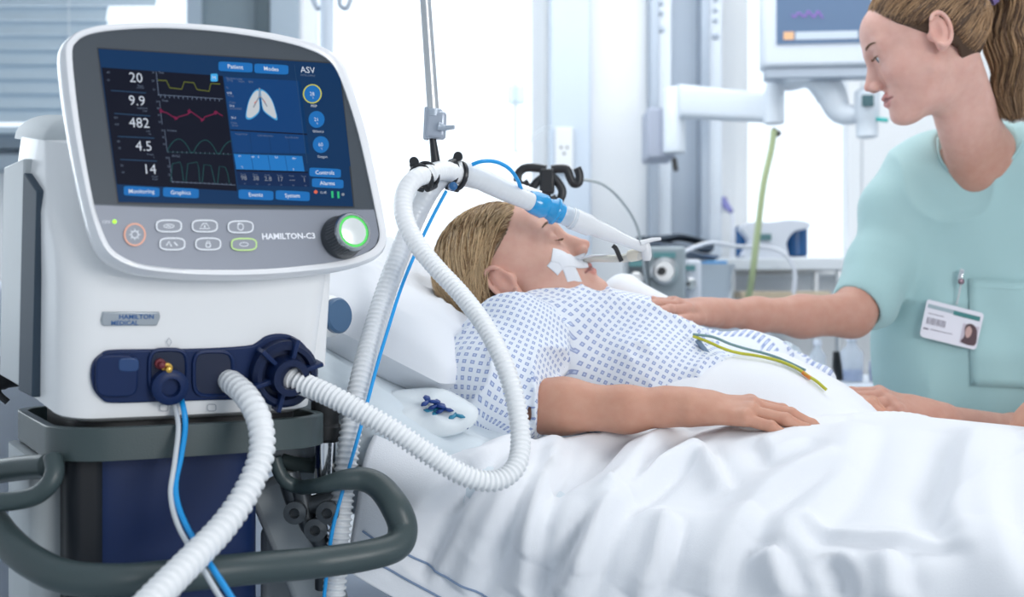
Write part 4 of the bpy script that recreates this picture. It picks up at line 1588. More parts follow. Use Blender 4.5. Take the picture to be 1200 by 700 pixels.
# lower grab handle: one big loop
hz = [(-60, 560, 1.30), (-40, 578, 1.27), (-14, 606, 1.23), (10, 636, 1.19), (40, 660, 1.16), (80, 677, 1.14), (140, 681, 1.14), (210, 675, 1.17), (290, 667, 1.21), (370, 660, 1.26), (430, 651, 1.285), (464, 640, 1.305), (472, 620, 1.32), (464, 596, 1.325), (446, 572, 1.34), (426, 562, 1.345), (402, 563, 1.34), (375, 569, 1.345), (350, 571, 1.37), (334, 563, 1.37), (326, 550, 1.37), (322, 536, 1.37)]
pts = cr([P(*q) for q in hz], 8)
tt = np.linspace(0, 1, len(pts))
rr = np.interp(tt, [0, .1, .25, .62, .72, .82, 1], [.0150, .016, .0165, .0165, .0135, .0085, .0075])
MB().tube(pts, rr, 24).build('grab_handle', handle_m, cart, smooth='full')
hz2 = [(62, 536, 1.215), (64, 553, 1.205), (57, 569, 1.20), (40, 582, 1.20), (12, 588, 1.20), (-20, 588, 1.20)]
pts = cr([P(*q) for q in hz2], 8)
MB().tube(pts, .0095, 20, flat=1.0).build('side_handle', handle_m, cart, smooth='full')
hz3 = [(58, 546, 1.235), (24, 549, 1.26), (-24, 556, 1.29)]
MB().tube(cr([P(*q) for q in hz3], 8), .013, 20).build('side_handle', handle_m, cart, smooth='full')
hz4 = [(330, 540, 1.44), (352, 545, 1.44), (395, 548, 1.43), (430, 558, 1.40)]
MB().tube(cr([P(*q) for q in hz4], 8), .009, 20).build('rear_handle', handle_m, cart, smooth='full')
# legs and castors down on the floor
base = MB()
for k_, a in enumerate((20, 110, 200, 290)):
    d_ = np.array([math.cos(math.radians(a + 30)), math.sin(math.radians(a + 30)), 0])
    c = CF.w([(cu0 + cu1) / 2, .12, .16])
    base.tube([c, c + d_ * .30 + np.array([0, 0, -.05])], [.035, .022], 14)
base.build('base', cart_grey, cart)
MB().lathe(CF.w([(cu0 + cu1) / 2, .12, .14]), (0, 0, 1), [(0, .07), (.02, .075), (.28, .06)], 28).build('foot_column', cart_grey, cart)
for k_, a in enumerate((20, 110, 200, 290)):
    d_ = np.array([math.cos(math.radians(a + 30)), math.sin(math.radians(a + 30)), 0])
    c = CF.w([(cu0 + cu1) / 2, .12, 0]) + d_ * .29
    MB().lathe(c + np.array([-.014, 0, .048]), (1, 0, 0), [(0, .040), (.004, .048), (.024, .048), (.028, .040)], 26).build('castor', black_rub, cart)
tag(cart, 'grey-green handled cart with a navy cabinet carrying the ventilator', 'medical cart')
# ------------------------------------------------------------------ breathing circuit
hose_w = mat('hose_white', (.88, .90, .92), rough=.35, coat=.15)
hose_g = mat('hose_translucent_grey', (.72, .75, .78), rough=.3, coat=.2)
sky = mat('sky_blue_tube', (.01, .33, .78), rough=.3)
clear_t = mat('clear_tube', (.80, .84, .87), rough=.12, alpha=.7)
blue_clear = mat('blue_connector', (.01, .36, .76), rough=.12, alpha=.82, coat=.5)


def hose(name, pix, r_keys, pitch, depth_, m, label, parent=None, n=22, k=10, cat='hose'):
    """corrugated hose through photo points (px, py, distance)"""
    c = cr([P(*q) if len(q) == 3 else q for q in pix], k)
    step = pitch / 8
    p, t = resample(c, step)
    # smooth the path a little
    for _ in range(int(.02 / step)):
        p[1:-1] = (p[:-2] + 2 * p[1:-1] + p[2:]) / 4
    u = t / t[-1]
    r = np.interp(u, *zip(*r_keys))
    ph = (t / pitch) % 1.0
    wave = np.clip(.35 + .95 * np.cos(2 * np.pi * ph), 0, 1)
    dep = depth_ if np.isscalar(depth_) else np.interp(u, *zip(*depth_))
    rr = r - dep * (1 - wave)
    o = MB().tube(p, rr, n).build(name, m, parent, smooth='full')
    if label:
        tag(o, label, cat, 'ribbed breathing hoses of the ventilator')
    return o


# hose from the middle port, falling to the bottom of the picture
h1 = hose('breathing_hose', [(250, 437, 1.325), (268, 446, 1.285), (290, 466, 1.25), (305, 497, 1.225), (306, 535, 1.205), (289, 577, 1.18), (262, 617, 1.15), (226, 655, 1.11), (183, 699, 1.06), (125, 760, 1.0)],
          [(0, .0120), (.12, .0130), (.3, .0134), (1, .0150)], .0092, [(0, .0006), (.25, .0008), (.4, .0028), (1, .0032)], hose_w,
          'thick white ribbed hose falling from the middle port across the cart handle')
MB().lathe(P(248, 436, 1.330), P(262, 443, 1.29) - P(248, 436, 1.330), [(-.012, .011), (-.004, .0150), (.012, .0155), (.016, .0150), (.040, .0142), (.044, .012)], 30).build('end_cuff', hose_w, h1)
MB().box(P(247, 430, 1.303), (.010, .006, .011), BR).build('cuff_window', mat('cuff_black', (.01, .01, .012)), h1, bevel=.001)
# limb from the big valve, looping right and up to the clamp
h2 = hose('breathing_hose', [(332, 441, 1.325), (352, 449, 1.30), (385, 463, 1.285), (425, 484, 1.275), (465, 507, 1.27), (505, 534, 1.27), (545, 558, 1.275), (580, 564, 1.285), (604, 548, 1.30), (610, 515, 1.32), (604, 470, 1.34), (590, 425, 1.36), (568, 382, 1.39), (540, 345, 1.42), (512, 315, 1.44), (488, 285, 1.46), (474, 255, 1.475), (474, 228, 1.49), (486, 210, 1.50), (502, 204, 1.515)],
          [(0, .0140), (.06, .0125), (.25, .0120), (.6, .0110), (1, .0122)], .0058, [(0, .0030), (.45, .0022), (.8, .0014), (.88, .0003), (1, .0002)], hose_w,
          'white ribbed hose looping from the round navy valve up to the black clamp')
MB().lathe(P(345, 445, 1.31), P(352, 449, 1.295) - P(332, 441, 1.325), [(-.03, .013), (-.02, .017), (.004, .0175), (.010, .0150)], 30).build('end_cuff', hose_w, h2)
# limb coming up behind the cart, over the second clamp, on to the connector
h3 = hose('breathing_hose', [(384, 745, 1.365), (392, 690, 1.365), (398, 620, 1.37), (404, 560, 1.38), (412, 500, 1.395), (424, 440, 1.43), (440, 380, 1.485), (460, 320, 1.53), (482, 265, 1.57), (500, 228, 1.575), (514, 210, 1.58), (532, 201, 1.585), (556, 207, 1.60), (590, 223, 1.625), (622, 237, 1.65)],
          [(0, .0135), (.45, .0135), (.75, .0140), (.9, .0148), (1, .0125)], .0070, [(0, .0028), (.42, .0018), (.6, .0006), (.75, .0002), (1, .0001)], hose_g,
          'grey-white hose rising behind the cart and bending over to the blue connector')
h4 = hose('breathing_hose', [(502, 204, 1.515), (520, 200, 1.55), (545, 207, 1.60), (580, 216, 1.66), (612, 226, 1.675), (632, 233, 1.68)],
          [(0, .0120), (.5, .0135), (1, .0115)], .006, .0003, hose_w, None, parent=h2)
h4.name = 'smooth_end'
# pressure lines
cable('pressure_line', [P(178, 445, 1.31), P(192, 455, 1.275), P(203, 472, 1.26), (P(209, 500, 1.24)), P(205, 540, 1.215), P(200, 580, 1.20), P(209, 617, 1.17), P(232, 657, 1.13), P(259, 702, 1.09), P(300, 760, 1.03)], .0027, mat('silver_tube', (.62, .66, .70), rough=.2), 'clear grey sensor tube hanging from the small navy port', 'tube', n=10)
cable('pressure_line', [P(206, 455, 1.30), P(214, 474, 1.255), P(217, 500, 1.245), P(212, 535, 1.225), P(206, 565, 1.21), P(208, 590, 1.195), P(220, 620, 1.17), P(245, 660, 1.13), P(272, 702, 1.09), P(306, 762, 1.03)], .0031, sky, 'bright blue sensor tube hanging from the small navy port over the handle', 'tube', n=10)
MB().lathe(P(177, 444, 1.315), P(190, 452, 1.28) - P(177, 444, 1.315), [(0, .0062), (.004, .0068), (.014, .0060), (.018, .0030)], 18).build('luer_tip', mat('luer_grey', (.62, .60, .60), rough=.3), bpy.data.objects['pressure_line'])
bl1 = cable('pressure_line', [P(523, 224, 1.55), P(506, 256, 1.54), P(488, 294, 1.52), P(470, 338, 1.49), P(455, 385, 1.455), P(441, 432, 1.42), P(423, 500, 1.375), P(406, 560, 1.36), P(390, 620, 1.35), P(382, 680, 1.345), P(376, 740, 1.345)], .0023, sky, 'thin bright blue line running down along the grey-white hose', 'tube', n=8)
bl2 = cable('pressure_line', [P(553, 193, 1.58), P(566, 189, 1.58), P(582, 190, 1.59), P(597, 198, 1.60), P(607, 212, 1.62), P(613, 228, 1.64), P(622, 240, 1.65), P(632, 245, 1.66)], .0027, sky, 'bright blue line arching from the hose into the blue connector', 'tube', n=10)

# ---- support arm with the two black clamps
sa = empty('hose_support_arm', P(510, 150, 1.55))
MB().tube([P(495, -60, 1.55), P(498, 0, 1.55), P(507, 130, 1.55)], [.0075, .0078, .0085], 18).build('pole', steel, sa)
MB().lathe(P(508, 128, 1.55), (0, 0, -1), [(0, .010), (.002, .012), (.010, .012), (.012, .009)], 20).build('pole_collar', rail_grey, sa)
MB().box(P(511, 147, 1.55), (.026, .022, .036), roty(.05)).build('clamp_block', mat('clamp_silver', (.42, .47, .55), rough=.35, metal=.5), sa, bevel=.005)
MB().box(P(500, 145, 1.55), (.007, .016, .042), roty(.05)).build('clamp_plate', rail_grey, sa, bevel=.002)
MB().tube([P(514, 148, 1.535), P(522, 150, 1.535), P(532, 149, 1.53)], [.006, .0035, .0028], 12).build('wing_handle', rail_grey, sa)
MB().tube([P(507, 162, 1.55), P(509, 178, 1.55), P(512, 202, 1.55)], [.0045, .0055, .007], 14).build('stem', black_pl, sa)
for (cx, cy, d, rx, tilt, nm) in ((497, 207, 1.52, .0155, .5, 'a'), (533, 205, 1.583, .0170, .15, 'b')):
    mb = MB()
    ctr = P(cx, cy, d)
    Dh = P(cx + 18, cy - 8, d + .03) - ctr if nm == 'a' else P(cx + 20, cy + 5, d + .015) - ctr
    Dh = Dh / np.linalg.norm(Dh)
    e1 = np.cross(Dh, [0, 1, 0]); e1 /= np.linalg.norm(e1)
    e2 = np.cross(Dh, e1)
    for off in (-.007, .007):
        q = [ctr + Dh * off + rx * (math.cos(a) * e1 + math.sin(a) * e2) for a in np.linspace(-2.6, 2.9, 22)]
        mb.tube(q, .0034, 8)
    mb.tube([ctr + rx * e1 * -1 + Dh * -.009, ctr + rx * e1 * -1 + Dh * .009], .005, 10)
    mb.tube([ctr + e1 * rx * 1.0 - e2 * .004, ctr + e1 * rx * 1.5 - e2 * .004], [.006, .0045], 10)
    mb.lathe(ctr + e1 * rx * 1.45 - np.array([0, .006, 0]), (0, 1, 0), [(0, .006), (.012, .006)], 14)
    mb.build('clamp_ring', black_pl, sa)
MB().tube([P(496, 217, 1.53), P(512, 203, 1.55), P(534, 190, 1.57)], .0045, 10).build('clamp_bar', black_pl, sa)
MB().lathe(P(530, 219, 1.56), (.2, -1, 0), [(0, .006), (.010, .0055), (.012, .003)], 14).build('blue_plug', mat('plug_blue', (.02, .12, .3), rough=.3), sa)
tag(sa, 'grey metal pole with silver clamp and black hose clips above the patient', 'support arm')

# ---- black serpentine hose hooks in front of the grey column
hk = empty('hose_hooks', P(642, 215, 2.1))
d = 2.1
mbk = MB()


def ribbon(pix, r=.0052):
    mbk.tube(cr([P(a, b, d) for a, b in pix], 6), r, 10, flat=1.5)


ribbon([(640, 199), (628, 197), (616, 197), (608, 203), (607, 213), (613, 218), (620, 214)])
ribbon([(646, 199), (655, 198), (664, 199), (668, 208), (672, 215), (678, 214), (679, 205), (676, 197)])
ribbon([(640, 204), (634, 210), (627, 216), (622, 226), (626, 232)])
ribbon([(646, 206), (653, 213), (659, 224), (656, 234), (650, 236), (646, 230)])
hkb = mbk.build('hook_loops', black_pl, hk)
MB().box(P(641, 213, 2.1), (.026, .022, .044)).build('hook_block', black_pl, hk, bevel=.004)
MB().tube([P(641, 226, 2.105), P(640, 262, 2.12), P(640, 330, 2.2), P(642, 420, 2.3)], .007, 10).build('stem', black_pl, hk)
tag(hk, 'black curly hose hooks on a stem between blue connector and grey column', 'hose hook')

# ---- connector, flow sensor and breathing tube at the mouth
yp = empty('flow_sensor', P(690, 265, 1.69))
ax_ = P(755, 291, 1.72) - P(622, 236, 1.66)
L_ = np.linalg.norm(ax_)
ax_ = ax_ / L_
b0 = P(622, 236, 1.66)


def alng(px):
    return L_ * (px - 622) / (755 - 622.)


MB().lathe(b0, ax_, [(-.004, .014), (.004, .0165), (.020, .0175), (.026, .0140), (.034, .0160), (.037, .0195), (.040, .0195), (.043, .0150), (.050, .0140)], 30).build('blue_adapter', blue_clear, yp)
MB().lathe(b0, ax_, [(.040, .0120), (.046, .0135), (.062, .0140), (.066, .0160), (.069, .0160), (.072, .0130)], 28).build('clear_collar', mat('clear_plastic', (.74, .82, .90), rough=.08, alpha=.5), yp)
clp = mat('frosted_plastic', (.85, .87, .90), rough=.2, alpha=.78)
MB().lathe(b0, ax_, [(.060, .0110), (.064, .0155), (.095, .0150), (.100, .0125), (.125, .0115), (.150, .0085), (L_ + .004, .0070), (L_ + .006, .0050)], 28).build('sensor_body', clp, yp)
e2_ = np.cross(ax_, [0, 1, 0])
MB().lathe(b0 + ax_ * .112 + e2_ * -.010, -e2_ if e2_[2] < 0 else e2_, [(0, .0050), (.006, .0045)], 14).build('sensor_nipple', mat('cream_plastic', (.72, .68, .58), rough=.35), yp)
MB().tube([P(750, 285, 1.71), P(765, 281, 1.715), P(774, 280, 1.72)], [.004, .003, .0022], 10).build('side_luer', clp, yp)
MB().lathe(P(757, 291, 1.72), (.1, .1, -1), [(-.012, .0045), (0, .0075), (.012, .0075), (.018, .005)], 18).build('elbow', clp, yp)
tag(yp, 'clear tapering airway sensor with a blue collar above the patient face', 'flow sensor')
et = empty('endotracheal_tube', P(720, 300, 1.74))
MB().tube(cr([P(758, 296, 1.725), P(745, 300, 1.735), P(728, 303, 1.75), P(708, 303, 1.765), P(694, 303, 1.78), P(686, 306, 1.80)], 8), [.0075] * 8 + [.0065] * 8 + [.0055] * 24 + [.0055], 16).build('tube_shaft', mat('cream_tube', (.78, .77, .70), rough=.2, alpha=.85), et)
MB().lathe(P(752, 297, 1.73), P(735, 301, 1.745) - P(752, 297, 1.73), [(0, .0075), (.006, .0095), (.020, .0090), (.022, .0070)], 20).build('tube_connector', mat('cream_plastic', (.72, .68, .58), rough=.35), et)
MB().tube(cr([P(728, 306, 1.74), P(722, 292, 1.735), P(718, 288, 1.735)], 5), .0035, 8).build('pilot_balloon', black_pl, et)
tag(et, 'cream breathing tube running from the airway sensor into the patient mouth', 'breathing tube')

for _o in list(bpy.data.objects):
    if _o.name.startswith('pressure_line'):
        _o['group'] = 'thin sensor tubes of the ventilator'
# ------------------------------------------------------------------ bed
BA = math.radians(-18)
ea = np.array([math.cos(BA), math.sin(BA), 0])       # towards the feet
en = np.array([-math.sin(BA), math.cos(BA), 0])      # towards the far side
BO = np.array([0.0, 1.83, 0.0])


def BW(s, t, z):
    return BO + np.outer(np.atleast_1d(s), ea) + np.outer(np.atleast_1d(t), en) + np.outer(np.atleast_1d(z), [0, 0, 1.0])


def deck(s):
    """height of the mattress top: flat, then the raised backrest"""
    s = np.asarray(s, float)
    x = np.maximum(.34 - s, 0)
    return .925 + .56 * (np.sqrt(x * x + .02) - .1414) * (x > 0)


linen = mat('white_linen', (.78, .81, .86), rough=.8, bump=.25, bscale=900, sheen=.2)
linen_b = mat('bed_sheet', (.66, .74, .80), rough=.8, bump=.25, bscale=900, sheen=.2)
blanket_m = mat('blanket_cotton', (.80, .825, .87), rough=.85, bump=.3, bscale=700, sheen=.25)
matt_m = mat('mattress_cover', (.36, .42, .52), rough=.6)

bed = empty('hospital_bed', (BO[0] + .4, BO[1] - .1, 0))


def grid_mesh(G, close_u=False):
    """G (n,m,3) -> verts, faces"""
    n, m_, _ = G.shape
    fs = []
    for i in range(n - 1):
        for j in range(m_ - 1):
            a = i * m_ + j
            fs.append((a, a + 1, a + m_ + 1, a + m_))
    return G.reshape(-1, 3), fs


# mattress: thick slab that follows the deck
ss = np.linspace(-.50, 1.75, 60)
mb = MB()
rs = []
for s_ in ss:
    top = float(deck(s_))
    q = []
    for (t, dz) in ((-.40, -.14), (-.415, -.12), (-.415, -.03), (-.40, -.006), (-.37, 0), (.37, 0), (.40, -.006), (.415, -.03), (.415, -.12), (.40, -.14)):
        q.append(BW(s_, t, top + dz)[0])
    rs.append(q)
mb.rings(rs)
mb.build('mattress', matt_m, bed, smooth=50)
# fitted sheet, a touch larger with soft creases
ns, nt = 150, 110
S_, T_ = np.meshgrid(np.linspace(-.50, .95, ns), np.linspace(-1, 1, nt), indexing='ij')
tt = T_ * .56
q = np.abs(tt)
flat = np.minimum(q, .395)
over = np.maximum(q - .395, 0)
ang = np.clip(over / .030, 0, math.pi / 2)
tpos = np.sign(tt) * (flat + .030 * np.sin(ang))
zoff = -(.030 * (1 - np.cos(ang)) + np.maximum(over - .030 * math.pi / 2, 0))
pts3 = np.stack([S_ * 6 + T_ * 3, T_ * 9, np.zeros_like(S_)], -1).reshape(-1, 3)
nz = (vnoise(pts3, 3) * .006 + vnoise(pts3 * 2.3, 5) * .0035).reshape(S_.shape)
ridge = (1 - np.abs(vnoise(pts3 * np.array([1.6, 1.6, 1]), 9))).reshape(S_.shape) ** 6 * .010
Zs = deck(S_) + .006 + zoff + np.where(over > .0, nz * .3, np.abs(nz) + ridge * .8)
G = BW(S_.ravel(), (tpos + np.sign(tt) * np.where(over > 0, .008 + nz + ridge, 0)).ravel(), Zs.ravel()).reshape(ns, nt, 3)
mb = MB()
mb.add(*grid_mesh(G))
sh = mb.build('fitted_sheet', linen_b, bed, smooth='full')
# frame and legs
for (s0_, s1_, t_) in ((-.3, 1.8, -.36), (-.3, 1.8, .36)):
    mb = MB()
    a, b = BW(s0_, t_, .62)[0], BW(s1_, t_, .62)[0]
    mb.box((a + b) / 2, (s1_ - s0_, .05, .07), rotz(BA))
    mb.build('side_rail', arm_white, bed, bevel=.006)
for s_ in (0.1, 1.5):
    for t_ in (-.3, .3):
        MB().tube([BW(s_, t_, .08)[0], BW(s_, t_, .60)[0]], .025, 14).build('leg', steel, bed)
        MB().lathe(BW(s_, t_, .05)[0] - np.array([.015, 0, 0]), (1, 0, 0), [(0, .042), (.004, .05), (.026, .05), (.03, .042)], 24).build('castor', black_rub, bed)
MB().box(BW(.55, 0, .66)[0], (2.3, .72, .05), rotz(BA)).build('bed_deck', matt_m, bed, bevel=.004)
hbz = float(deck(-.5))
MB().box(BW(-.66, 0, .95)[0], (.035, .86, .55), rotz(BA)).build('headboard', arm_white, bed, bevel=.015)
tag(bed, 'hospital bed with raised backrest and pale blue-white sheet behind the ventilator', 'bed')

# pillow
INC = math.atan(.50)
pc = BW(-.17, -.03, 0)[0]
pc[2] = float(deck(-.17)) + .045
e_s = np.array([ea[0] * math.cos(INC), ea[1] * math.cos(INC), -math.sin(INC)])
e_n = np.cross(np.array([0, 0, 1]), e_s); e_n = en.copy()
e_u = np.cross(e_s, e_n)
if e_u[2] < 0:
    e_u = -e_u
n1, n2 = 64, 48
U, V = np.meshgrid(np.linspace(-1, 1, n1), np.linspace(-1, 1, n2), indexing='ij')


def pillow(sgn):
    hx, hy, th = .225, .335, .070
    fall = (1 - np.abs(U) ** 3.0) * (1 - np.abs(V) ** 3.2)
    h_ = th * np.maximum(fall, 0) ** .42
    # dent where the head rests
    dent = np.exp(-(((U - .35) / .55) ** 2 + ((V - .05) / .45) ** 2)) * .030 if sgn > 0 else 0
    pp = np.stack([U * 3 + 5 * sgn, V * 4, np.zeros_like(U)], -1).reshape(-1, 3)
    nzz = (vnoise(pp, 21).reshape(U.shape) * .006 + (1 - np.abs(vnoise(pp * 1.7, 23).reshape(U.shape))) ** 5 * .008) * fall
    x = U * hx * (1 - .06 * V ** 2)
    y = V * hy * (1 - .06 * U ** 2)
    z = sgn * (h_ + nzz) - dent
    return pc + x[..., None] * e_s + y[..., None] * e_n + z[..., None] * e_u


mb = MB()
mb.add(*grid_mesh(pillow(1)))
mb.add(*grid_mesh(pillow(-1)))
pil = mb.build('pillow', linen, None, smooth='full')
tag(pil, 'soft white pillow under the head of the lying patient', 'pillow')

# ------------------------------------------------------------------ blanket
# cross section measured along q: q=0 is the far hem, the near hem hangs down in front
QF, QT, QN = .16, .80, .58          # far hang, top width, near hang
NS, NQ = 300, 260
sL = 0.06


def gauss(s, t, cs, ct, rs_, rt, p=2.0):
    return np.exp(-(np.abs((s - cs) / rs_) ** p + np.abs((t - ct) / rt) ** p))


def to_bed(w):
    d_ = np.asarray(w) - BO
    return d_ @ ea, d_ @ en


def top_h(s, t):
    h_ = np.full(np.shape(s), .935)
    # body under the blanket: belly, thighs, legs as broad mounds
    m = .182 * gauss(s, t, *to_bed(P(872, 440, 1.735)), .215, .172, 3)
    m = np.maximum(m, .125 * gauss(s, t, 1.30, -.02, .75, .30, 3))
    m = np.maximum(m, .105 * gauss(s, t, .55, -.10, .40, .27, 3))
    m = np.maximum(m, .150 * gauss(s, t, 1.10, .10, .42, .13, 2.4))
    m = np.maximum(m, .135 * gauss(s, t, .95, -.16, .40, .12, 2.4))
    return h_ + m + np.maximum(deck(s) - .925, 0) * .8


def base(s, q):
    """s along the bed, q across"""
    t = QT / 2 - (q - QF)
    r = .065
    xn = np.maximum(q - QF - QT + .0, 0)
    an = np.clip(xn / r, 0, math.pi / 2)
    tn = np.where(q > QF + QT, -QT / 2 - r * np.sin(an) - np.maximum(xn - r * math.pi / 2, 0) * .10, t)
    dz = -(r * (1 - np.cos(an)) + np.maximum(xn - r * math.pi / 2, 0) * .99)
    xf = np.maximum(QF - q, 0)
    af = np.clip(xf / .04, 0, math.pi / 2)
    tn = np.where(q < QF, QT / 2 + .04 * np.sin(af), tn)
    dz = dz - np.where(q < QF, .04 * (1 - np.cos(af)) + np.maximum(xf - .04 * math.pi / 2, 0), 0)
    tc_ = np.clip(t, -QT / 2, QT / 2)
    return tn, top_h(s, tc_) + dz


a_ = np.linspace(0, 1, NS)
q_ = np.linspace(0, QF + QT + QN, NQ)
A, Q = np.meshgrid(a_, q_, indexing='ij')
# the near hem hangs short at the head end and longer towards the feet
Q = np.where(Q > QF + QT, QF + QT + (Q - QF - QT) * np.interp(A, [0, .12, .35, .6], [.36, .42, .8, 1.0]), Q)
# the left hem runs slantwise: further up the bed on the near side
s_left = np.interp(Q, [0, .16, .43, .61, .77, .86, .93, 1.0, 1.6], [.62, .50, .33, .26, .205, .13, .05, -.03, -.08])
S = s_left + (1.95 - s_left) * A
Tn, Zn = base(S, Q)
G0 = BW(S.ravel(), Tn.ravel(), Zn.ravel()).reshape(NS, NQ, 3)
# surface coordinates used to lay the folds
pxs = 600 + FPX * G0[..., 0] / G0[..., 1]
pys = 350 - FPX * (G0[..., 2] - 1.2) / G0[..., 1]


def sq_at(px, py):
    k = np.argmin((pxs - px) ** 2 + (pys - py) ** 2 + 40 * (G0[..., 1]) ** 2)
    return S.ravel()[k], Q.ravel()[k]


# (points in the photo, height, width, sharpness side)
FOLDS = [
    ([(803, 490), (755, 540), (700, 596), (660, 630), (640, 668)], .016, .020),
    ([(822, 528), (765, 570), (713, 613), (687, 660), (667, 705)], .020, .018),
    ([(822, 528), (840, 560), (850, 585)], .012, .013),
    ([(982, 538), (907, 585), (850, 650), (827, 705)], .014, .022),
    ([(787, 605), (775, 655), (750, 705)], .016, .014),
    ([(1120, 510), (1096, 560), (1090, 607), (1107, 650)], -.012, .022),
    ([(1160, 505), (1150, 560), (1165, 640), (1190, 700)], .010, .030),
    ([(933, 613), (1000, 633), (1140, 652)], -.008, .012),
    ([(622, 505), (600, 570), (565, 640), (533, 693)], .018, .018),
    ([(655, 500), (640, 560), (627, 607), (613, 705)], .018, .017),
    ([(605, 505), (545, 555), (500, 593), (440, 660)], .014, .016),
    ([(713, 593), (660, 655), (627, 705)], -.014, .014),
    ([(735, 520), (690, 560), (650, 580)], -.010, .016),
    ([(880, 520), (905, 545), (960, 520)], -.008, .016),
    ([(900, 640), (915, 670), (925, 705)], .014, .016),
    ([(965, 645), (985, 680), (990, 705)], -.012, .015),
    ([(1040, 645), (1050, 705)], .012, .018),
    ([(1010, 500), (985, 560), (940, 610), (915, 640)], .010, .026),
    ([(560, 560), (520, 620), (490, 680)], -.012, .013),
    ([(700, 505), (760, 498), (800, 490)], .010, .014),
    ([(860, 505), (930, 500), (1000, 494)], -.006, .014),
    ([(560, 530), (640, 522), (720, 505)], .007, .014),
]
H = np.zeros_like(S)
for pts, hh, ww in FOLDS:
    c = cr([sq_at(*p) for p in pts], 6)
    best = np.full(S.shape, 9.0)
    side = np.zeros(S.shape)
    along = np.zeros(S.shape)
    for i in range(len(c) - 1):
        a, b = c[i], c[i + 1]
        ab = b - a
        L2 = ab @ ab + 1e-9
        u = np.clip(((S - a[0]) * ab[0] + (Q - a[1]) * ab[1]) / L2, 0, 1)
        dx, dy = S - a[0] - u * ab[0], Q - a[1] - u * ab[1]
        dd = np.hypot(dx, dy)
        m = dd < best
        best = np.where(m, dd, best)
        side = np.where(m, np.sign(ab[0] * (Q - a[1]) - ab[1] * (S - a[0])), side)
        along = np.where(m, (i + u) / (len(c) - 1), along)
    tap = np.clip(np.minimum(along * 5, (1 - along) * 4), 0, 1) ** .7
    w_ = ww * np.where(side > 0, 1.3, .55)
    H += tap * hh * 1.25 * (np.exp(-(best / w_) ** 2) - .35 * np.exp(-((best - 2.0 * w_) / w_) ** 2) * (side < 0))
p3 = np.stack([S * 5 + Q * 3.5, Q * 3 - S * 2, np.zeros_like(S)], -1).reshape(-1, 3)
n1_ = vnoise(p3, 31).reshape(S.shape)
n2_ = vnoise(p3 * 2.4 + 7, 33).reshape(S.shape)
rg_ = (1 - np.abs(vnoise(p3 * np.array([1.5, .7, 1]), 37).reshape(S.shape))) ** 5
hang = np.clip((Q - QF - QT + .05) / .3, 0, 1)
sway = np.sin(S * 26 + Q * 7 + 1.5 * n1_) * .010 + np.sin(S * 15 - Q * 4 + 2) * .012
H += n1_ * .005 + n2_ * .0025 + rg_ * .007 + hang * sway
# displace along the surface normal
du = np.gradient(G0, axis=0)
dq = np.gradient(G0, axis=1)
Nn = np.cross(du, dq)
Nn /= np.linalg.norm(Nn, axis=2, keepdims=True) + 1e-9
if Nn[NS // 2, NQ // 3, 2] < 0:
    Nn = -Nn
G1 = G0 + Nn * H[..., None]
mb = MB()
mb.add(*grid_mesh(G1))
blk = mb.build('blanket', blanket_m, None, smooth='full')
so = blk.modifiers.new('thickness', 'SOLIDIFY')
so.thickness = .006
so.offset = -1
tag(blk, 'white cotton blanket draped in deep folds over the patient and bed edge', 'blanket')
# the two grey-blue woven lines along the near hem
for j_ in (NQ - 14, NQ - 26):
    pth = G1[2:150, j_, :] + Nn[2:150, j_, :] * .0012
    MB().tube(pth, .0013, 6).build('hem_line', mat('hem_blue', (.20, .28, .42), rough=.8), blk)
# ------------------------------------------------------------------ the patient
skin_m = skin_mat('skin')
nail_m = mat('nail', (.78, .52, .47), rough=.25, coat=.3)


def headframe(f, yaw_extra, eye, side):
    f = np.asarray(f, float); f /= np.linalg.norm(f)
    Rz = rotz(yaw_extra)
    f = Rz @ f
    horiz = np.array([f[0], f[1], 0]); horiz /= np.linalg.norm(horiz)
    l = np.cross([0, 0, 1.0], horiz)
    if np.cross(l, f) @ np.array([0, 0, 1]) < -9:
        l = -l
    u = np.cross(f, l)
    R = np.stack([f, l, u], 1)
    return R, np.asarray(eye) - R @ np.array([.080, side * .031, 0.0])


# face looks up and along the bed
PR, PO = headframe((.74, 0, .66), math.radians(-6), P(650, 277, 1.77), -1)
pbase = (.66, .40, .32)
pat_o = P(700, 480, 1.75)
patient = empty('person', (pat_o[0], pat_o[1], .95))

hp_ = xform(head_prims(True), PR, PO)
neck0 = PO + PR @ np.array([-.020, 0, -.05])
chest = P(735, 420, 1.78)
pelv = P(930, 478, 1.66)
shR = P(598, 410, 1.63)
shL = P(745, 395, 1.96)
elR = P(583, 482, 1.585)
wrR = P(800, 478, 1.535)
prims_p = [capsule(P(735, 445, 1.78), P(930, 535, 1.68), .080, .072, k=.03),
           capsule(P(665, 385, 1.80), P(735, 440, 1.78), .052, .08, k=.05),
           capsule(shR, shL, .052, .052, k=.05),
           capsule(neck0, P(668, 385, 1.81), .050, .060, k=.03)]
prims_p += hp_
# near arm
prims_p += chain([shR, P(585, 450, 1.59), elR], [.050, .045, .037], k=.03)
prims_p += chain([elR, P(660, 476, 1.565), P(735, 480, 1.545), wrR], [.035, .034, .0275, .0215], k=.02)
Dh = P(925, 486, 1.515) - wrR
hN = np.array([.05, -.35, 1.0])
hl, tipsR = hand_prims(wrR + np.array([0, 0, .000]), Dh, hN, 1, [(.20, .30, .15), (.16, .28, .15), (.14, .26, .15), (.18, .30, .2)], [.05, .0, -.06, -.14], (.50, .5), -1)
prims_p += hl
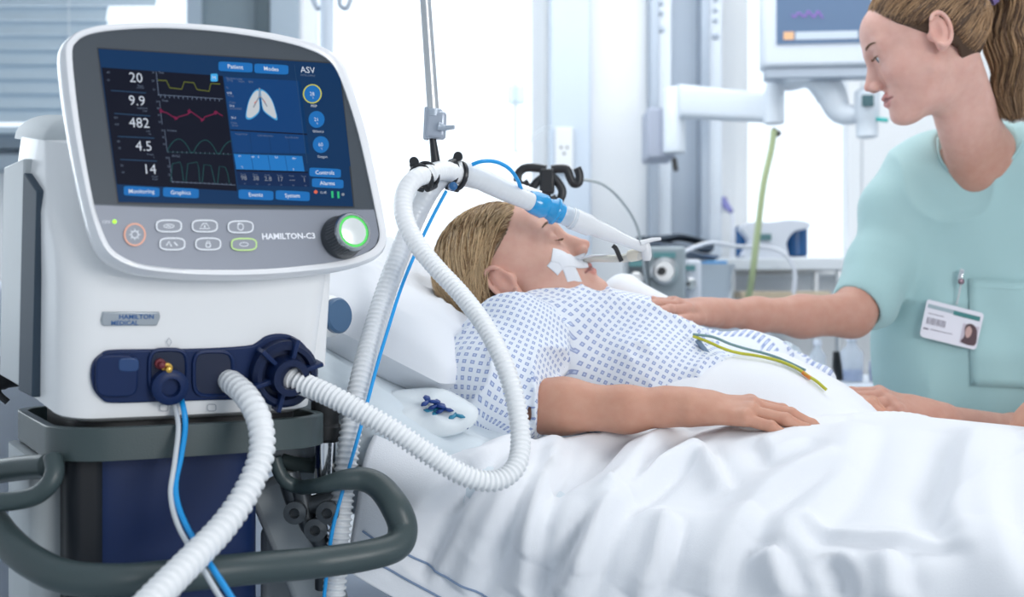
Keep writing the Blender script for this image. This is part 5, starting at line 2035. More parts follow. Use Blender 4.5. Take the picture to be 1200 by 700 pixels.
# far arm and hand, coming over the belly
elL = P(800, 440, 1.96)
wrL = P(958, 464, 1.81)
prims_p += chain([shL, elL, P(880, 446, 1.90), wrL], [.048, .036, .032, .021], k=.02)
hl2, tipsL = hand_prims(wrL, P(1030, 480, 1.74) - wrL, np.array([.1, -.1, 1.0]), 1, [(.5, .6, .3)] * 4, [.05, 0, -.05, -.1], (.5, .4), 1)
prims_p += hl2
# legs under the blanket
for t_ in (.10, -.14):
    hipj = BW(.78, t_, 1.00)[0]
    kn_ = BW(1.16, t_, 1.01)[0]
    an_ = BW(1.50, t_, .97)[0]
    prims_p += chain([hipj, kn_, an_], [.070, .048, .034], k=.03)
    prims_p += [capsule(an_, an_ + ea * .05 + np.array([0, 0, .06]), .034, .026, k=.02)]
me, pos = sdf_mesh(prims_p, .0022)
q = (pos - PO) @ PR
cols = head_tint(q, pbase, blush=.05)
cols2 = np.tile(np.array((.58, .315, .225)), (len(pos), 1))
wH = np.clip((.24 - np.linalg.norm(q, axis=1)) / .08, 0, 1)[:, None]
cols = cols * wH + cols2 * (1 - wH)
vcolor(me, cols)
pb = link('body', me, patient, [skin_m], smooth='full')
nails([t for t in tipsR], 'fingernail', patient, nail_m)

# eyebrow and lashes
hair_p = hair_mat('hair_dark_blond', (.25, .145, .065))
hair_p2 = hair_mat('hair_light_blond', (.56, .39, .22))
brow_m = mat('brow_hair', (.16, .085, .045), rough=.6)


HEADL = head_prims(True)


def to_skin(p, out, off=.0006):
    """points (n,3) dropped on to the face along -out"""
    p = np.atleast_2d(np.asarray(p, float))
    out = np.atleast_2d(np.asarray(out, float))
    out = out / np.linalg.norm(out, axis=1)[:, None]
    q_ = p + out * .02
    for _ in range(22):
        q_ = q_ - out * ((evalp(HEADL, q_) - off) * .8)[:, None]
    return q_


def brows(R, O, parent, lift=.0, n=150, sides=(1, -1)):
    for s_ in sides:
        g = np.random.default_rng(4)
        t = g.random(n)
        y = .013 + .036 * t
        z = .018 + .004 * np.sin(t * 2.6) + lift + g.uniform(-.0022, .0022, n) * (1 - .6 * t)
        o_ = np.tile([1, s_ * .6, 0], (n, 1))
        a = to_skin(np.stack([np.full(n, .075), s_ * y, z], 1), o_, .0002)
        b = to_skin(np.stack([np.full(n, .075), s_ * (y + .0065), z + .0012 - .002 * t], 1), o_, .0008)
        m_ = (a + b) / 2 + np.array([.0008, 0, 0])
        strands(np.stack([a, m_, b], 1) @ R.T + O, .0004, 'eyebrow', brow_m, parent)


def lashes(R, O, parent, pts, drop, sides=(1, -1), n=80):
    pts = np.array(pts)
    for s_ in sides:
        g = np.random.default_rng(8)
        t = g.random(n) * (len(pts) - 1)
        c = np.stack([np.interp(t, np.arange(len(pts)), pts[:, k]) for k in range(3)], 1) * [1, s_, 1]
        a = to_skin(c, np.tile([1, s_ * .4, 0], (n, 1)), .0)
        b = a + np.array([.0040, s_ * .0020, drop * .0035])
        e = a + np.array([.0075, s_ * .0040, drop * .0035])
        strands(np.stack([a, b, e], 1) @ R.T + O, .0004, 'eyelashes', brow_m, parent)


brows(PR, PO, pb)
lashes(PR, PO, pb, [(.0815, .018, -.0065), (.0830, .030, -.0085), (.0770, .044, -.0055)], -1)

# hair: a soft cap with thousands of strands combed back and falling to the pillow


def shell(dirs, c, r):
    return c + dirs / np.linalg.norm(dirs / np.asarray(r), axis=-1, keepdims=True)


def combed(n, start_fn, end_fn, c, r, rng, m_=14, lift=.004, via=1.0):
    out = []
    for i in range(n):
        a = start_fn(rng)
        b = end_fn(a, rng)
        a = a / np.linalg.norm(a)
        b = b / np.linalg.norm(b)
        sg = 1 if a[1] >= 0 else -1
        t = np.linspace(0, 1, m_)[:, None]
        md = (a + b) / 2 + via * np.array([-.25, sg * .22 * min(1, abs(a[1]) * 4), .62]) * max(0, min(1, (.75 - a[2]) * 1.6))
        d_ = (1 - t) ** 2 * a + 2 * t * (1 - t) * md + t * t * b
        d_ = d_ / np.linalg.norm(d_, axis=1)[:, None]
        t = t[:, 0]
        p = shell(d_, np.asarray(c), r)
        off = lift * rng.uniform(-.5, 1) * np.sin(np.pi * np.clip(t * 1.1, 0, 1)) + .0012 * np.sin(t * 9 + rng.uniform(0, 6))
        dn = d_ / np.linalg.norm(d_, axis=1)[:, None]
        p = p + dn * off[:, None]
        p[0] -= dn[0] * .004
        # hair is tucked behind the ear
        if ((np.abs(p[2:, 0] + .015) < .024) & (np.abs(p[2:, 2] + .006) < .032)).any():
            continue
        out.append(p)
    return out


HC = np.array([-.016, 0, .022])
HR = (.100, .0835, .098)


def hair_cap(R, O, zc, sl, xb, xn, zn, rr=(.0965, .0795, .0940)):
    e0 = ellip(HC, rr)
    f0 = e0.fn

    def fn(p):
        front = zc + sl * p[:, 0] - p[:, 2]           # >0 below the hairline
        back = p[:, 0] + xb                            # >0 in front of the ear
        nape = zn - p[:, 2] + .6 * (p[:, 0] + xn)
        return np.maximum(np.maximum(f0(p), np.minimum(front, back) * .9), nape * .8)
    return xform([Prim(HC, .11, fn, .005, '+')], R, O)


cap = hair_cap(PR, PO, .036, .36, .040, .05, -.060)
me, pos = sdf_mesh(cap, .003)
sh = np.full((len(pos), 3), .45)
vcolor(me, sh, 'strand')
hairo = link('hair', me, patient, [hair_p], smooth='full')
rng = random.Random(12)


def start_p(g):
    # hairline: from the top of the forehead down the temple to behind the ear, on both sides
    t = g.random() ** .8
    s_ = 1 if g.random() < .35 else -1
    pts = [(.078, .004, .066), (.066, .034, .062), (.044, .058, .054), (.012, .076, .044), (-.012, .083, .032), (-.038, .083, .012), (-.046, .080, -.016)]
    if g.random() < .55:
        v = np.array([g.uniform(-.10, .100), g.uniform(.0, .07), .115])
        return (v - HC) * [1, s_, 1]
    t *= len(pts) - 1.001
    k_ = int(t)
    v = np.array(pts[k_]) * (1 - t + k_) + np.array(pts[k_ + 1]) * (t - k_)
    v = v + np.array([-g.random() ** 2 * .03, 0, g.random() * .010])
    return (v - HC) * [1, s_, 1]


def end_p(a, g):
    s_ = 1 if a[1] > 0 else -1
    return np.array([-.088 + g.uniform(-.03, .014), s_ * (.030 + g.random() * .045), -.080 + g.uniform(-.015, .012)])


ps = [(PR @ p.T).T + PO for p in combed(5600, start_p, end_p, HC, HR, rng)]
strands(ps, .00085, 'hair_strands', hair_p, hairo)
ps = [(PR @ p.T).T + PO for p in combed(3200, start_p, end_p, HC, HR, rng, lift=.006)]
strands(ps, .0007, 'light_strands', hair_p2, hairo)
# loose lengths falling from behind the ear on to the pillow
ps = []
for i in range(700):
    s_ = -1 if rng.random() < .7 else 1
    a = np.array([-.060 + rng.uniform(-.02, .015), s_ * (.070 + rng.uniform(-.008, .006)), -.035 + rng.uniform(-.015, .02)])
    w0_ = PO + PR @ a
    dn = np.array([rng.uniform(-.004, .020), -s_ * 0 - .005, -.055 + rng.uniform(-.006, .010)])
    ps.append([w0_ + dn * t + np.array([.006 * math.sin(t * 3), 0, 0]) for t in np.linspace(0, 1, 8)])
strands(ps, .0009, 'loose_strands', hair_p, hairo)

# tape across the cheek holding the tube
tape_m = mat('surgical_tape', (.80, .83, .88), rough=.55, alpha=.93)


def face_tape(pts, width, name):
    """a strip laid on the skin: points (head-local y,z seen from the side) are pushed on to the face"""
    loc = [capsule((0, 0, 0), (0, 0, .001), .001)]
    L = cr(pts, 8)
    T = np.gradient(L, axis=0)
    T /= np.linalg.norm(T, axis=1)[:, None]
    G = []
    out = np.array([.30, -1.0, 0.0]); out /= np.linalg.norm(out)
    sd = np.cross(T, out); sd /= np.linalg.norm(sd, axis=1)[:, None]
    for j in np.linspace(-1, 1, 9):
        G.append(to_skin(L + sd * j * width / 2, np.tile(out, (len(L), 1)), .0012))
    G = np.array(G)
    G = (G.reshape(-1, 3) @ PR.T + PO).reshape(G.shape)
    mb = MB()
    mb.add(*grid_mesh(G))
    o = mb.build(name, tape_m, None, smooth='full')
    m = o.modifiers.new('t', 'SOLIDIFY')
    m.thickness = .0009
    m.offset = 1
    return o


tape = empty('surgical_tape', PO + PR @ np.array([.075, -.05, -.05]))
t1 = face_tape([(.055, -.045, -.020), (.064, -.042, -.034), (.062, -.040, -.050), (.056, -.038, -.068), (.052, -.036, -.078)], .023, 'tape_strip')
t2 = face_tape([(.040, -.05, -.038), (.058, -.045, -.036), (.072, -.034, -.044), (.082, -.024, -.052), (.090, -.010, -.058)], .021, 'tape_strip')
for t_ in (t1, t2):
    t_.parent = tape
    t_.matrix_parent_inverse = Matrix.Translation(-tape.location)
# the free end lifting from the lip to the tube
mb = MB()
aL = PO + PR @ np.array([.086, -.026, -.050])
aR_ = P(712, 299, 1.765)
mb.tube([aL, (aL + aR_) / 2 + np.array([0, 0, .002]), aR_], [.006, .0055, .0075], 12, flat=.25)
mb.build('tube_tie', tape_m, tape, smooth='full')
tag(tape, 'white tape strips crossed on the cheek of the lying patient, tied to the tube', 'tape')

# ---- gown
gown_m = mat('gown_cotton', (.74, .79, .87), rough=.8, sheen=.2)
nt = gown_m.node_tree
uvn = nt.nodes.new('ShaderNodeUVMap')
mp = nt.nodes.new('ShaderNodeVectorMath'); mp.operation = 'SCALE'; mp.inputs['Scale'].default_value = 1 / .0098
fr = nt.nodes.new('ShaderNodeVectorMath'); fr.operation = 'FRACTION'
sb = nt.nodes.new('ShaderNodeVectorMath'); sb.operation = 'SUBTRACT'; sb.inputs[1].default_value = (.5, .5, 0)
ab = nt.nodes.new('ShaderNodeVectorMath'); ab.operation = 'ABSOLUTE'
sp = nt.nodes.new('ShaderNodeSeparateXYZ')
mxm = nt.nodes.new('ShaderNodeMath'); mxm.operation = 'MAXIMUM'
rp = nt.nodes.new('ShaderNodeValToRGB')
e = rp.color_ramp.elements
e[0].position = 0; e[0].color = (.52, .60, .78, 1)
e[1].position = .10; e[1].color = (.52, .60, .78, 1)
for ps_, c_ in ((.13, (.27, .34, .58, 1)), (.22, (.27, .34, .58, 1)), (.27, (.76, .81, .89, 1))):
    x_ = rp.color_ramp.elements.new(ps_); x_.color = c_
L_n = nt.links.new
L_n(uvn.outputs[0], mp.inputs[0]); L_n(mp.outputs[0], fr.inputs[0]); L_n(fr.outputs[0], sb.inputs[0]); L_n(sb.outputs[0], ab.inputs[0])
L_n(ab.outputs[0], sp.inputs[0]); L_n(sp.outputs[0], mxm.inputs[0]); L_n(sp.outputs[1], mxm.inputs[1]); L_n(mxm.outputs[0], rp.inputs[0])
L_n(rp.outputs[0], nt.nodes['Principled BSDF'].inputs['Base Color'])

AXT = pelv - chest
AXT = AXT / np.linalg.norm(AXT)
S0, S1 = shR + np.array([.01, .0, .0]), P(584, 462, 1.59)


def cloth_disp(scale, amp, dirv, seed, extra=None):
    dirv = np.asarray(dirv, float)

    def f(p):
        w = vnoise(p * scale, seed)
        r = (1 - np.abs(vnoise(p * scale * 1.3 + dirv * 3, seed + 3))) ** 4
        d_ = -amp * (.5 * w + .9 * r - .25)
        if extra is not None:
            d_ = d_ + extra(p)
        return d_
    return f


gp = [capsule(P(665, 420, 1.79), P(735, 441, 1.78), .090, .098, k=.04),
      capsule(P(735, 443, 1.78), P(930, 532, 1.68), .096, .085, k=.04),
      capsule(P(600, 412, 1.66), P(740, 420, 1.93), .062, .066, k=.05),
      capsule(P(625, 385, 1.72), P(720, 378, 1.80), .040, .040, k=.05),
      capsule(P(690, 382, 1.79), P(800, 412, 1.79), .034, .034, k=.05),
      capsule(P(600, 410, 1.64), P(574, 452, 1.585), .066, .064, k=.04),
      capsule(P(574, 448, 1.585), P(598, 478, 1.575), .062, .050, k=.03),
      capsule(P(790, 410, 1.86), P(900, 438, 1.86), .042, .040, k=.05),
      capsule(P(880, 425, 1.90), P(960, 448, 1.90), .040, .030, k=.04)]
# sleeve mouth around the forearm
cutd = P(700, 478, 1.56) - P(612, 474, 1.575)
cutd = cutd / np.linalg.norm(cutd)
gp += [capsule(P(616, 477, 1.572), P(690, 480, 1.555), .034, .050, k=.006, op='-')]
me, pos = sdf_mesh(gp, .0035, disp=cloth_disp(13, .011, (1, 0, .4), 51))
# texture coordinates follow the body: one set round the trunk, one round the sleeve


def cyl_uv(p, a, ax, rad):
    ref = np.array([0, 0, 1.0]); ref = ref - ax * (ref @ ax); ref /= np.linalg.norm(ref)
    bi = np.cross(ax, ref)
    d_ = p - a
    th = np.arctan2(d_ @ bi, d_ @ ref)
    return np.stack([d_ @ ax, th * rad], 1)


_tc = P(735, 443, 1.78)
_ta = P(930, 532, 1.68) - _tc
_ta /= np.linalg.norm(_ta)
uvt = cyl_uv(pos, _tc, _ta, .098)
axs = (S1 - S0) / np.linalg.norm(S1 - S0)
uvs = cyl_uv(pos, S0, axs, .068)
sl = evalp([capsule(P(604, 402, 1.63), P(574, 452, 1.585), .066, .064), capsule(P(574, 448, 1.585), P(598, 478, 1.575), .062, .050)], pos) < .010
fold = np.abs(vnoise(pos * 12, 77))[:, None]
uv = np.where(sl[:, None], uvs, uvt)
uvl = me.uv_layers.new(name='UVMap')
vi = np.empty(len(me.loops), np.int32)
me.loops.foreach_get('vertex_index', vi)
luv = uv[vi].reshape(-1, 4, 2)
span = luv.max(1) - luv.min(1)
bad = (span > .05).any(1)
luv[bad] = luv[bad][:, :1, :]
uvl.data.foreach_set('uv', luv.reshape(-1).astype(np.float32))
gown = link('gown', me, patient, [gown_m], smooth='full')
mb = MB()
rimc = P(617, 475, 1.566)
gown['label'] = 'white hospital gown with small blue square print'
tag(patient, 'patient in a printed gown lying with closed eyes, breathing tube taped to the mouth', 'person')
# ------------------------------------------------------------------ the nurse
NR, NO = headframe((-.935, 0, -.335), math.radians(-14), P(1027, 68, 1.99), 1)
nbase = (.74, .46, .39)
nurse = empty('person', (P(1150, 400, 2.2)[0], 2.2, .02))
nh = head_prims(False)
# open lids: eye ball visible under a thick upper lid
for s_ in (1, -1):
    nh += [ellip((.0850, s_ * .032, -.0030), (.0095, .0125, .0048), k=.002, op='-')]
nh = xform(nh, NR, NO)
n0 = NO + NR @ np.array([-.035, 0, -.045])
nb = P(1165, 215, 2.12)
nshR = P(1052, 248, 2.20)
nshL = P(1300, 262, 2.12)
nel = P(998, 369, 2.11)
nwr = P(836, 366, 1.985)
prims_n = [ellip(P(1150, 196, 2.170), (.092, .064, .050), k=.03), capsule(n0, P(1148, 176, 2.13), .043, .050, k=.03), capsule(P(1150, 176, 2.14), P(1152, 235, 2.215), .048, .068, k=.03),
           capsule(NO + NR @ np.array([-.002, 0, -.075]), P(1138, 202, 2.125), .022, .034, k=.03),
           capsule(nshR, P(1150, 245, 2.22), .044, .046, k=.05), capsule(P(1180, 245, 2.22), nshL, .046, .044, k=.05),
           capsule(P(1165, 290, 2.22), P(1165, 520, 2.23), .085, .085, k=.05)]
prims_n += nh
prims_n += chain([nshR, P(1032, 306, 2.17), nel], [.044, .042, .038], k=.03)
prims_n += chain([nel, P(940, 371, 2.07), P(885, 369, 2.025), nwr], [.0385, .0345, .0270, .0195], k=.02)
Dn = P(735, 352, 1.87) - nwr
hn1, ntR = hand_prims(nwr, Dn, np.array([0, -.25, 1.0]), 1, [(.08, .12, .08), (.06, .10, .08), (.05, .10, .06), (.08, .12, .1)], [.06, .0, -.05, -.12], (.28, .35), -1)
prims_n += hn1
# the other arm rests on the bed and holds the patient's hand
nelL = P(1270, 520, 2.00)
nwL = P(1092, 490, 1.80)
prims_n += chain([nshL, P(1290, 400, 2.08), nelL], [.046, .044, .037], k=.03)
prims_n += chain([nelL, P(1190, 512, 1.92), nwL], [.037, .034, .022], k=.02)
hn2, ntL = hand_prims(nwL, P(1010, 462, 1.765) - nwL, np.array([.15, -.45, 1.0]), 1, [(.35, .45, .3), (.35, .45, .3), (.35, .45, .3), (.4, .5, .3)], [.04, 0, -.04, -.08], (.45, .5), 1)
prims_n += hn2
me, pos = sdf_mesh(prims_n, .0022)
q = (pos - NO) @ NR
cols = head_tint(q, nbase, lip=(.62, .26, .25), blush=.07)
cols2 = np.tile(np.array((.55, .31, .24)), (len(pos), 1))
wH = np.clip((.24 - np.linalg.norm(q, axis=1)) / .08, 0, 1)[:, None]
vcolor(me, cols * wH + cols2 * (1 - wH))
nbod = link('body', me, nurse, [skin_m], smooth='full')
nails(ntR + ntL, 'fingernail', nurse, nail_m)
brows(NR, NO, nbod, lift=.001)
lashes(NR, NO, nbod, [(.0815, .018, .0015), (.0845, .030, .0030), (.0780, .044, .0010)], -1)
eye_w = mat('eye_white', (.75, .76, .78), rough=.15, coat=.5)
iris_m = mat('iris_grey_blue', (.10, .16, .20), rough=.15, coat=.6)
for s_ in (1, -1):
    c = NO + NR @ np.array([.0690, s_ * .031, -.0015])
    gz = NR @ np.array([.93, s_ * .02, -.30]); gz /= np.linalg.norm(gz)
    ey = MB().lathe(c, gz, [(-.0125 * math.cos(a), .0125 * math.sin(a)) for a in np.linspace(0.01, math.pi - .01, 20)], 24).build('eyeball', eye_w, nbod, smooth='full')
    MB().lathe(c + gz * .0112, gz, [(0, .0060), (.0008, .0052), (.0013, .0035), (.0014, .0004)], 24).build('iris', iris_m, ey)
    MB().lathe(c + gz * .0127, gz, [(0, .0024), (.0002, .0010)], 18).build('pupil', black_pl, ey) if False else None

# hair drawn back into a wavy ponytail
hair_n = hair_mat('hair_brown', (.125, .072, .043))
hair_n2 = hair_mat('hair_honey', (.42, .26, .14))
cap = hair_cap(NR, NO, .002, .93, .040, .05, -.062, (.0975, .0795, .0945))
me, pos = sdf_mesh(cap, .003)
vcolor(me, np.full((len(pos), 3), .55), 'strand')
nhair = link('hair', me, nurse, [hair_mat('hair_root_brown', (.125, .072, .043), rough=.85)], smooth='full')
rng = random.Random(21)


def start_n(g):
    t = g.random()
    s_ = 1 if g.random() < .7 else -1
    pts = [(.080, .004, .082), (.074, .028, .074), (.058, .054, .054), (.034, .070, .032), (.008, .080, .012), (-.020, .083, .016), (-.042, .078, -.022), (-.058, .060, -.050), (-.070, .030, -.060)]
    t *= len(pts) - 1.001
    k_ = int(t)
    v = np.array(pts[k_]) * (1 - t + k_) + np.array(pts[k_ + 1]) * (t - k_)
    return (v + np.array([-g.random() ** 2 * .05, 0, g.random() * .006]) - HC) * [1, s_, 1]


TAIL = np.array([-.124, 0, .034])


def end_n(a, g):
    return TAIL - HC + np.array([0, g.uniform(-.016, .016), g.uniform(-.016, .016)])


ps = [(NR @ p.T).T + NO for p in combed(4600, start_n, end_n, HC, (.099, .0825, .0965), rng, lift=.003, via=.5)]
strands(ps, .0008, 'hair_strands', hair_n, nhair)
ps = [(NR @ p.T).T + NO for p in combed(1500, start_n, end_n, HC, (.1, .083, .0975), rng, lift=.004, via=.5)]
strands(ps, .0006, 'light_strands', hair_n2, nhair)
tb_w = NO + NR @ TAIL
tie = MB()
tdir = NR @ np.array([-.95, 0, .30])
tie.lathe(tb_w, tdir, [(-.006, .013), (-.004, .018), (.006, .018), (.008, .013)], 24)
tie.build('hair_tie', mat('hair_tie_violet', (.20, .14, .35), rough=.5), nhair)
ps, ps2 = [], []
tail_c = cr([tb_w, P(1162, -20, 2.07), P(1178, 4, 2.06), P(1182, 40, 2.055), P(1184, 80, 2.05), P(1186, 112, 2.05), P(1186, 134, 2.05)], 6)
tail_c, _ = resample(tail_c, .008)
u = np.linspace(0, 1, len(tail_c))
for i in range(2000):
    a = rng.uniform(0, 2 * math.pi)
    rr_ = math.sqrt(rng.random())
    ph = rng.uniform(0, 1.2) + a * .8
    spread = np.interp(u, [0, .15, .5, .85, 1], [.010, .030, .042, .036, .018]) * rr_
    wave = .0065 * np.sin(u * 22 + ph) * np.clip(u * 4, 0, 1)
    p = tail_c.copy()
    p[:, 0] += spread * math.cos(a) + wave
    p[:, 1] += spread * math.sin(a) * .8 + .004 * np.sin(u * 19 + ph * 1.7)
    p[:, 2] += .004 * np.cos(u * 22 + ph) * np.clip(u * 4, 0, 1) + .012 * rng.uniform(-1, 1) * u
    (ps if rng.random() < .45 else ps2).append(p)
strands(ps, .0010, 'ponytail', hair_n, nhair)
strands(ps2, .0010, 'light_ponytail', hair_n2, nhair)

# ---- scrubs
scrub_m = mat('scrub_cotton', (.37, .575, .59), rough=.75, bump=.3, bscale=1200, sheen=.25)
yw = rotz(math.radians(-14))
sp_ = [rbox(P(1165, 322, 2.21), (.200, .108, .27), .095, R=yw, k=.04),
       rbox(P(1168, 520, 2.22), (.195, .110, .26), .10, R=yw, k=.08),
       capsule(P(1047, 243, 2.20), P(1128, 190, 2.16), .058, .048, k=.05),
       capsule(P(1190, 190, 2.16), P(1300, 255, 2.14), .048, .060, k=.05),
       capsule(P(1050, 254, 2.20), P(1031, 310, 2.17), .060, .058, k=.04),
       capsule(P(1031, 310, 2.17), P(1014, 350, 2.135), .058, .056, k=.02),
       capsule(P(1295, 262, 2.12), P(1300, 380, 2.08), .062, .066, k=.04)]
# sleeve opening and round neckline
adir = nel - nshR
adir = adir / np.linalg.norm(adir)
fdir = P(940, 372, 2.06) - P(1010, 352, 2.13)
sp_ += [capsule(P(1002, 364, 2.115), P(940, 390, 2.06), .0405, .080, k=.006, op='-'),
        ellip(P(1146, 148, 2.09), (.074, .115, .086), R=yw, k=.008, op='-')]


def scrub_fold(p):
    # long soft pleats falling from the shoulders and the pocket
    d_ = p - P(1160, 330, 2.1)
    x = d_[:, 0] + .25 * d_[:, 2]
    return -.0045 * np.sin(x * 55 + 2.2 * np.sin(d_[:, 2] * 9)) * np.clip((.30 - p[:, 2] + 1.15) * 2, 0, 1)


me, pos = sdf_mesh(sp_, .0035, disp=cloth_disp(6, .009, (.3, 0, 1), 96, scrub_fold))
top = link('scrub_top', me, nurse, [scrub_m], smooth='full')
# seams: neckline band, sleeve seam, pocket with its hem


def project(px, py, prims, d0=1.9, off=.001, disp=None):
    d_ = d0
    ray = P(px, py, 1.0) - np.array([0, 0, 1.2])
    n = np.linalg.norm(ray)
    best = None
    for _ in range(90):
        p = np.array([0, 0, 1.2]) + ray * d_
        e_ = evalp(prims, p[None])[0]
        if disp is not None and e_ < .05:
            e_ += disp(p[None])[0]
        e_ -= off
        if e_ < 1e-5:
            break
        d_ += min(e_, .05) / n * .8
        if best is None or e_ < best[0]:
            best = (e_, p)
    return p if e_ < .002 else best[1]


sdisp = cloth_disp(6, .009, (.3, 0, 1), 96, scrub_fold)
pk = []
for py in np.linspace(327, 452, 14):
    pk.append([project(px + (py - 327) * .02, py + (px - 1136) * .05, sp_, disp=sdisp, off=.0035) for px in np.linspace(1136, 1250, 14)])
pk = np.array(pk)
mb = MB()
mb.add(*grid_mesh(pk))
pocket = mb.build('chest_pocket', scrub_m, top, smooth='full')
m = pocket.modifiers.new('t', 'SOLIDIFY'); m.thickness = .0016
for row, nm in ((pk[0], 'pocket_hem'), (pk[1] - (pk[1] - pk[0]) * .0, 'pocket_hem')):
    MB().tube(row + np.array([0, -.0008, 0]), .0014, 6).build(nm, scrub_m, pocket, smooth='full')
MB().tube(pk[:, 0] + np.array([0, -.0006, 0]), .0011, 6).build('pocket_seam', scrub_m, pocket, smooth='full')
sp_full = [q_ for q_ in sp_ if q_.op == '+']
nl = [project(a, b, sp_full, disp=sdisp, off=.0012) for a, b in cr([(1099, 162), (1100, 178), (1105, 191), (1115, 201), (1130, 207), (1150, 206), (1170, 198), (1187, 184), (1200, 164)], 5)]
MB().tube(nl, .0022, 8).build('neck_band', scrub_m, top, smooth='full')
# trousers and shoes
tp_ = [rbox(P(1168, 560, 2.22) * [1, 1, 0] + [0, 0, .93], (.175, .115, .14), .10, R=yw, k=.05)]
cx0 = P(1168, 560, 2.22)[0]
for s_ in (-1, 1):
    tp_ += chain([(cx0 + s_ * .095, 2.22, .88), (cx0 + s_ * .10, 2.22, .50), (cx0 + s_ * .10, 2.24, .10)], [.095, .075, .065], k=.03)
me, pos = sdf_mesh(tp_, .008)
link('trousers', me, nurse, [scrub_m], smooth='full')
for s_ in (-1, 1):
    me, pos = sdf_mesh([capsule((cx0 + s_ * .10, 2.25, .045), (cx0 + s_ * .10 - .03, 2.12, .04), .045, .038, k=.02), half((0, 0, .004), (0, 0, 1), k=.004, op='-')] if False else
                       [capsule((cx0 + s_ * .10, 2.25, .05), (cx0 + s_ * .10 - .03, 2.12, .042), .046, .038, k=.02)], .006)
    link('shoe', me, nurse, [white_paint], smooth='full')
tag(nurse, 'nurse in mint green scrubs with a ponytail, leaning over to hold the patient', 'person')

# ---- identity badge on its clip
pc_ = [project(a, b, sp_, disp=sdisp, off=.006) for a, b in ((1088, 350), (1152, 366), (1143, 410), (1079, 394))]
c_ = np.mean(pc_, 0)
ux = (pc_[1] - pc_[0] + pc_[2] - pc_[3]); ux[2] *= 1; ux /= np.linalg.norm(ux)
uz = (pc_[0] - pc_[3] + pc_[1] - pc_[2]); uz -= ux * (uz @ ux); uz /= np.linalg.norm(uz)
uv_ = np.cross(uz, ux)
BDF = Frame(c_ + np.array([0, -.006, 0]), np.stack([ux, uv_, uz], 1))
if BDF.R[:, 1][1] < 0:
    BDF.R[:, 1] *= -1
badge = empty('identity_badge', BDF.o)
slab(BDF, [(1088, 351), (1151, 367), (1153, 370), (1144, 408), (1141, 410), (1080, 395), (1078, 391), (1086, 353)], 0.0, .0012, 'card', mat('card_white', (.80, .80, .88), rough=.25, coat=.4), badge)
cw = mat('card_print_green', (.05, .22, .22), rough=.4)
poly_mb(BDF, [(1088, 356), (1149, 371.5), (1148, 376), (1087, 360.5)], -.0004).build('header_bar', mat('card_print_grey', (.35, .45, .50)), badge, smooth=False)
poly_mb(BDF, [(1118, 364), (1149, 371.8), (1148, 377), (1117, 369)], -.0006).build('header_block', cw, badge, smooth=False)
mb = MB()
for k_ in range(11):
    x = 1087.5 + k_ * 2.05
    y = 371.5 + k_ * .5
    line_mb(BDF, [(x, y), (x - 1.3, y + 8)], -.0005, 1.3 if k_ % 3 else 1.8, mb)
mb.build('bar_code', mat('card_ink', (.16, .14, .20)), badge, smooth=False, recalc=False)
mb = MB()
line_mb(BDF, [(1088, 367), (1106, 371.5)], -.0005, 1.2, mb)
line_mb(BDF, [(1090, 386), (1116, 392)], -.0005, 1.2, mb)
line_mb(BDF, [(1082, 384.5), (1088, 386)], -.0005, 2.6, mb)
mb.build('print_lines', mat('card_ink', (.16, .14, .20)), badge, smooth=False, recalc=False)
poly_mb(BDF, [(1129, 379), (1148, 383.5), (1142, 406), (1124, 401.5)], -.0005).build('photo', mat('photo_ground', (.55, .50, .58)), badge, smooth=False)
poly_mb(BDF, [(1131, 383), (1136, 379.5), (1142, 382), (1145, 390), (1142, 405), (1126, 401), (1130, 394)], -.0008, smooth_n=4).build('photo_hair', mat('photo_hair', (.09, .05, .06)), badge, smooth=False)
poly_mb(BDF, [(1133, 384), (1137, 383), (1139, 388), (1137, 394), (1133, 396), (1131, 391)], -.0011, smooth_n=4).build('photo_face', mat('photo_face', (.55, .36, .33)), badge, smooth=False)
MB().tube([BDF.on(1121, 357, -.002), BDF.on(1124, 344, -.002), BDF.on(1126, 332, -.002)], .0042, 10, flat=.3).build('strap', clp, badge)
MB().lathe(BDF.on(1126, 330, -.004), (0, -1, 0), [(0, .0055), (.003, .0055), (.004, .003)], 16).build('clip_stud', mat('clip_dark', (.20, .14, .17), metal=.5, rough=.3), badge)
MB().box(BDF.on(1126, 322, -.003), (.008, .004, .020), BDF.R).build('clip_jaw', chrome, badge, bevel=.001)
tag(badge, 'white identity badge with portrait clipped to the green chest pocket', 'badge')
# ------------------------------------------------------------------ small things on and around the bed
# ECG / infusion lines crossing the blanket
ecg_y = mat('yellow_lead', (.50, .50, .04), rough=.4)
ecg_g = mat('teal_lead', (.16, .28, .30), rough=.4)
pl_ = []


_bx = 600 + FPX * G1[..., 0] / G1[..., 1]
_by = 350 - FPX * (G1[..., 2] - 1.2) / G1[..., 1]


def on_blanket(px, py, up=.0045):
    d2 = (_bx - px) ** 2 + (_by - py) ** 2
    yy = np.where(d2 < max(9.0, d2.min() * 1.01), G1[..., 1], 99)
    k = np.argmin(yy)
    return G1.reshape(-1, 3)[k] + Nn.reshape(-1, 3)[k] * up


def lead_path(a, b_):
    pts = np.array(a + [on_blanket(*q_, up=.006) for q_ in cr(b_, 3)])
    n_ = len(a)
    for _ in range(2):
        pts[n_:-1] = (pts[n_ - 1:-2] + 2 * pts[n_:-1] + pts[n_ + 1:]) / 4
    return list(pts)


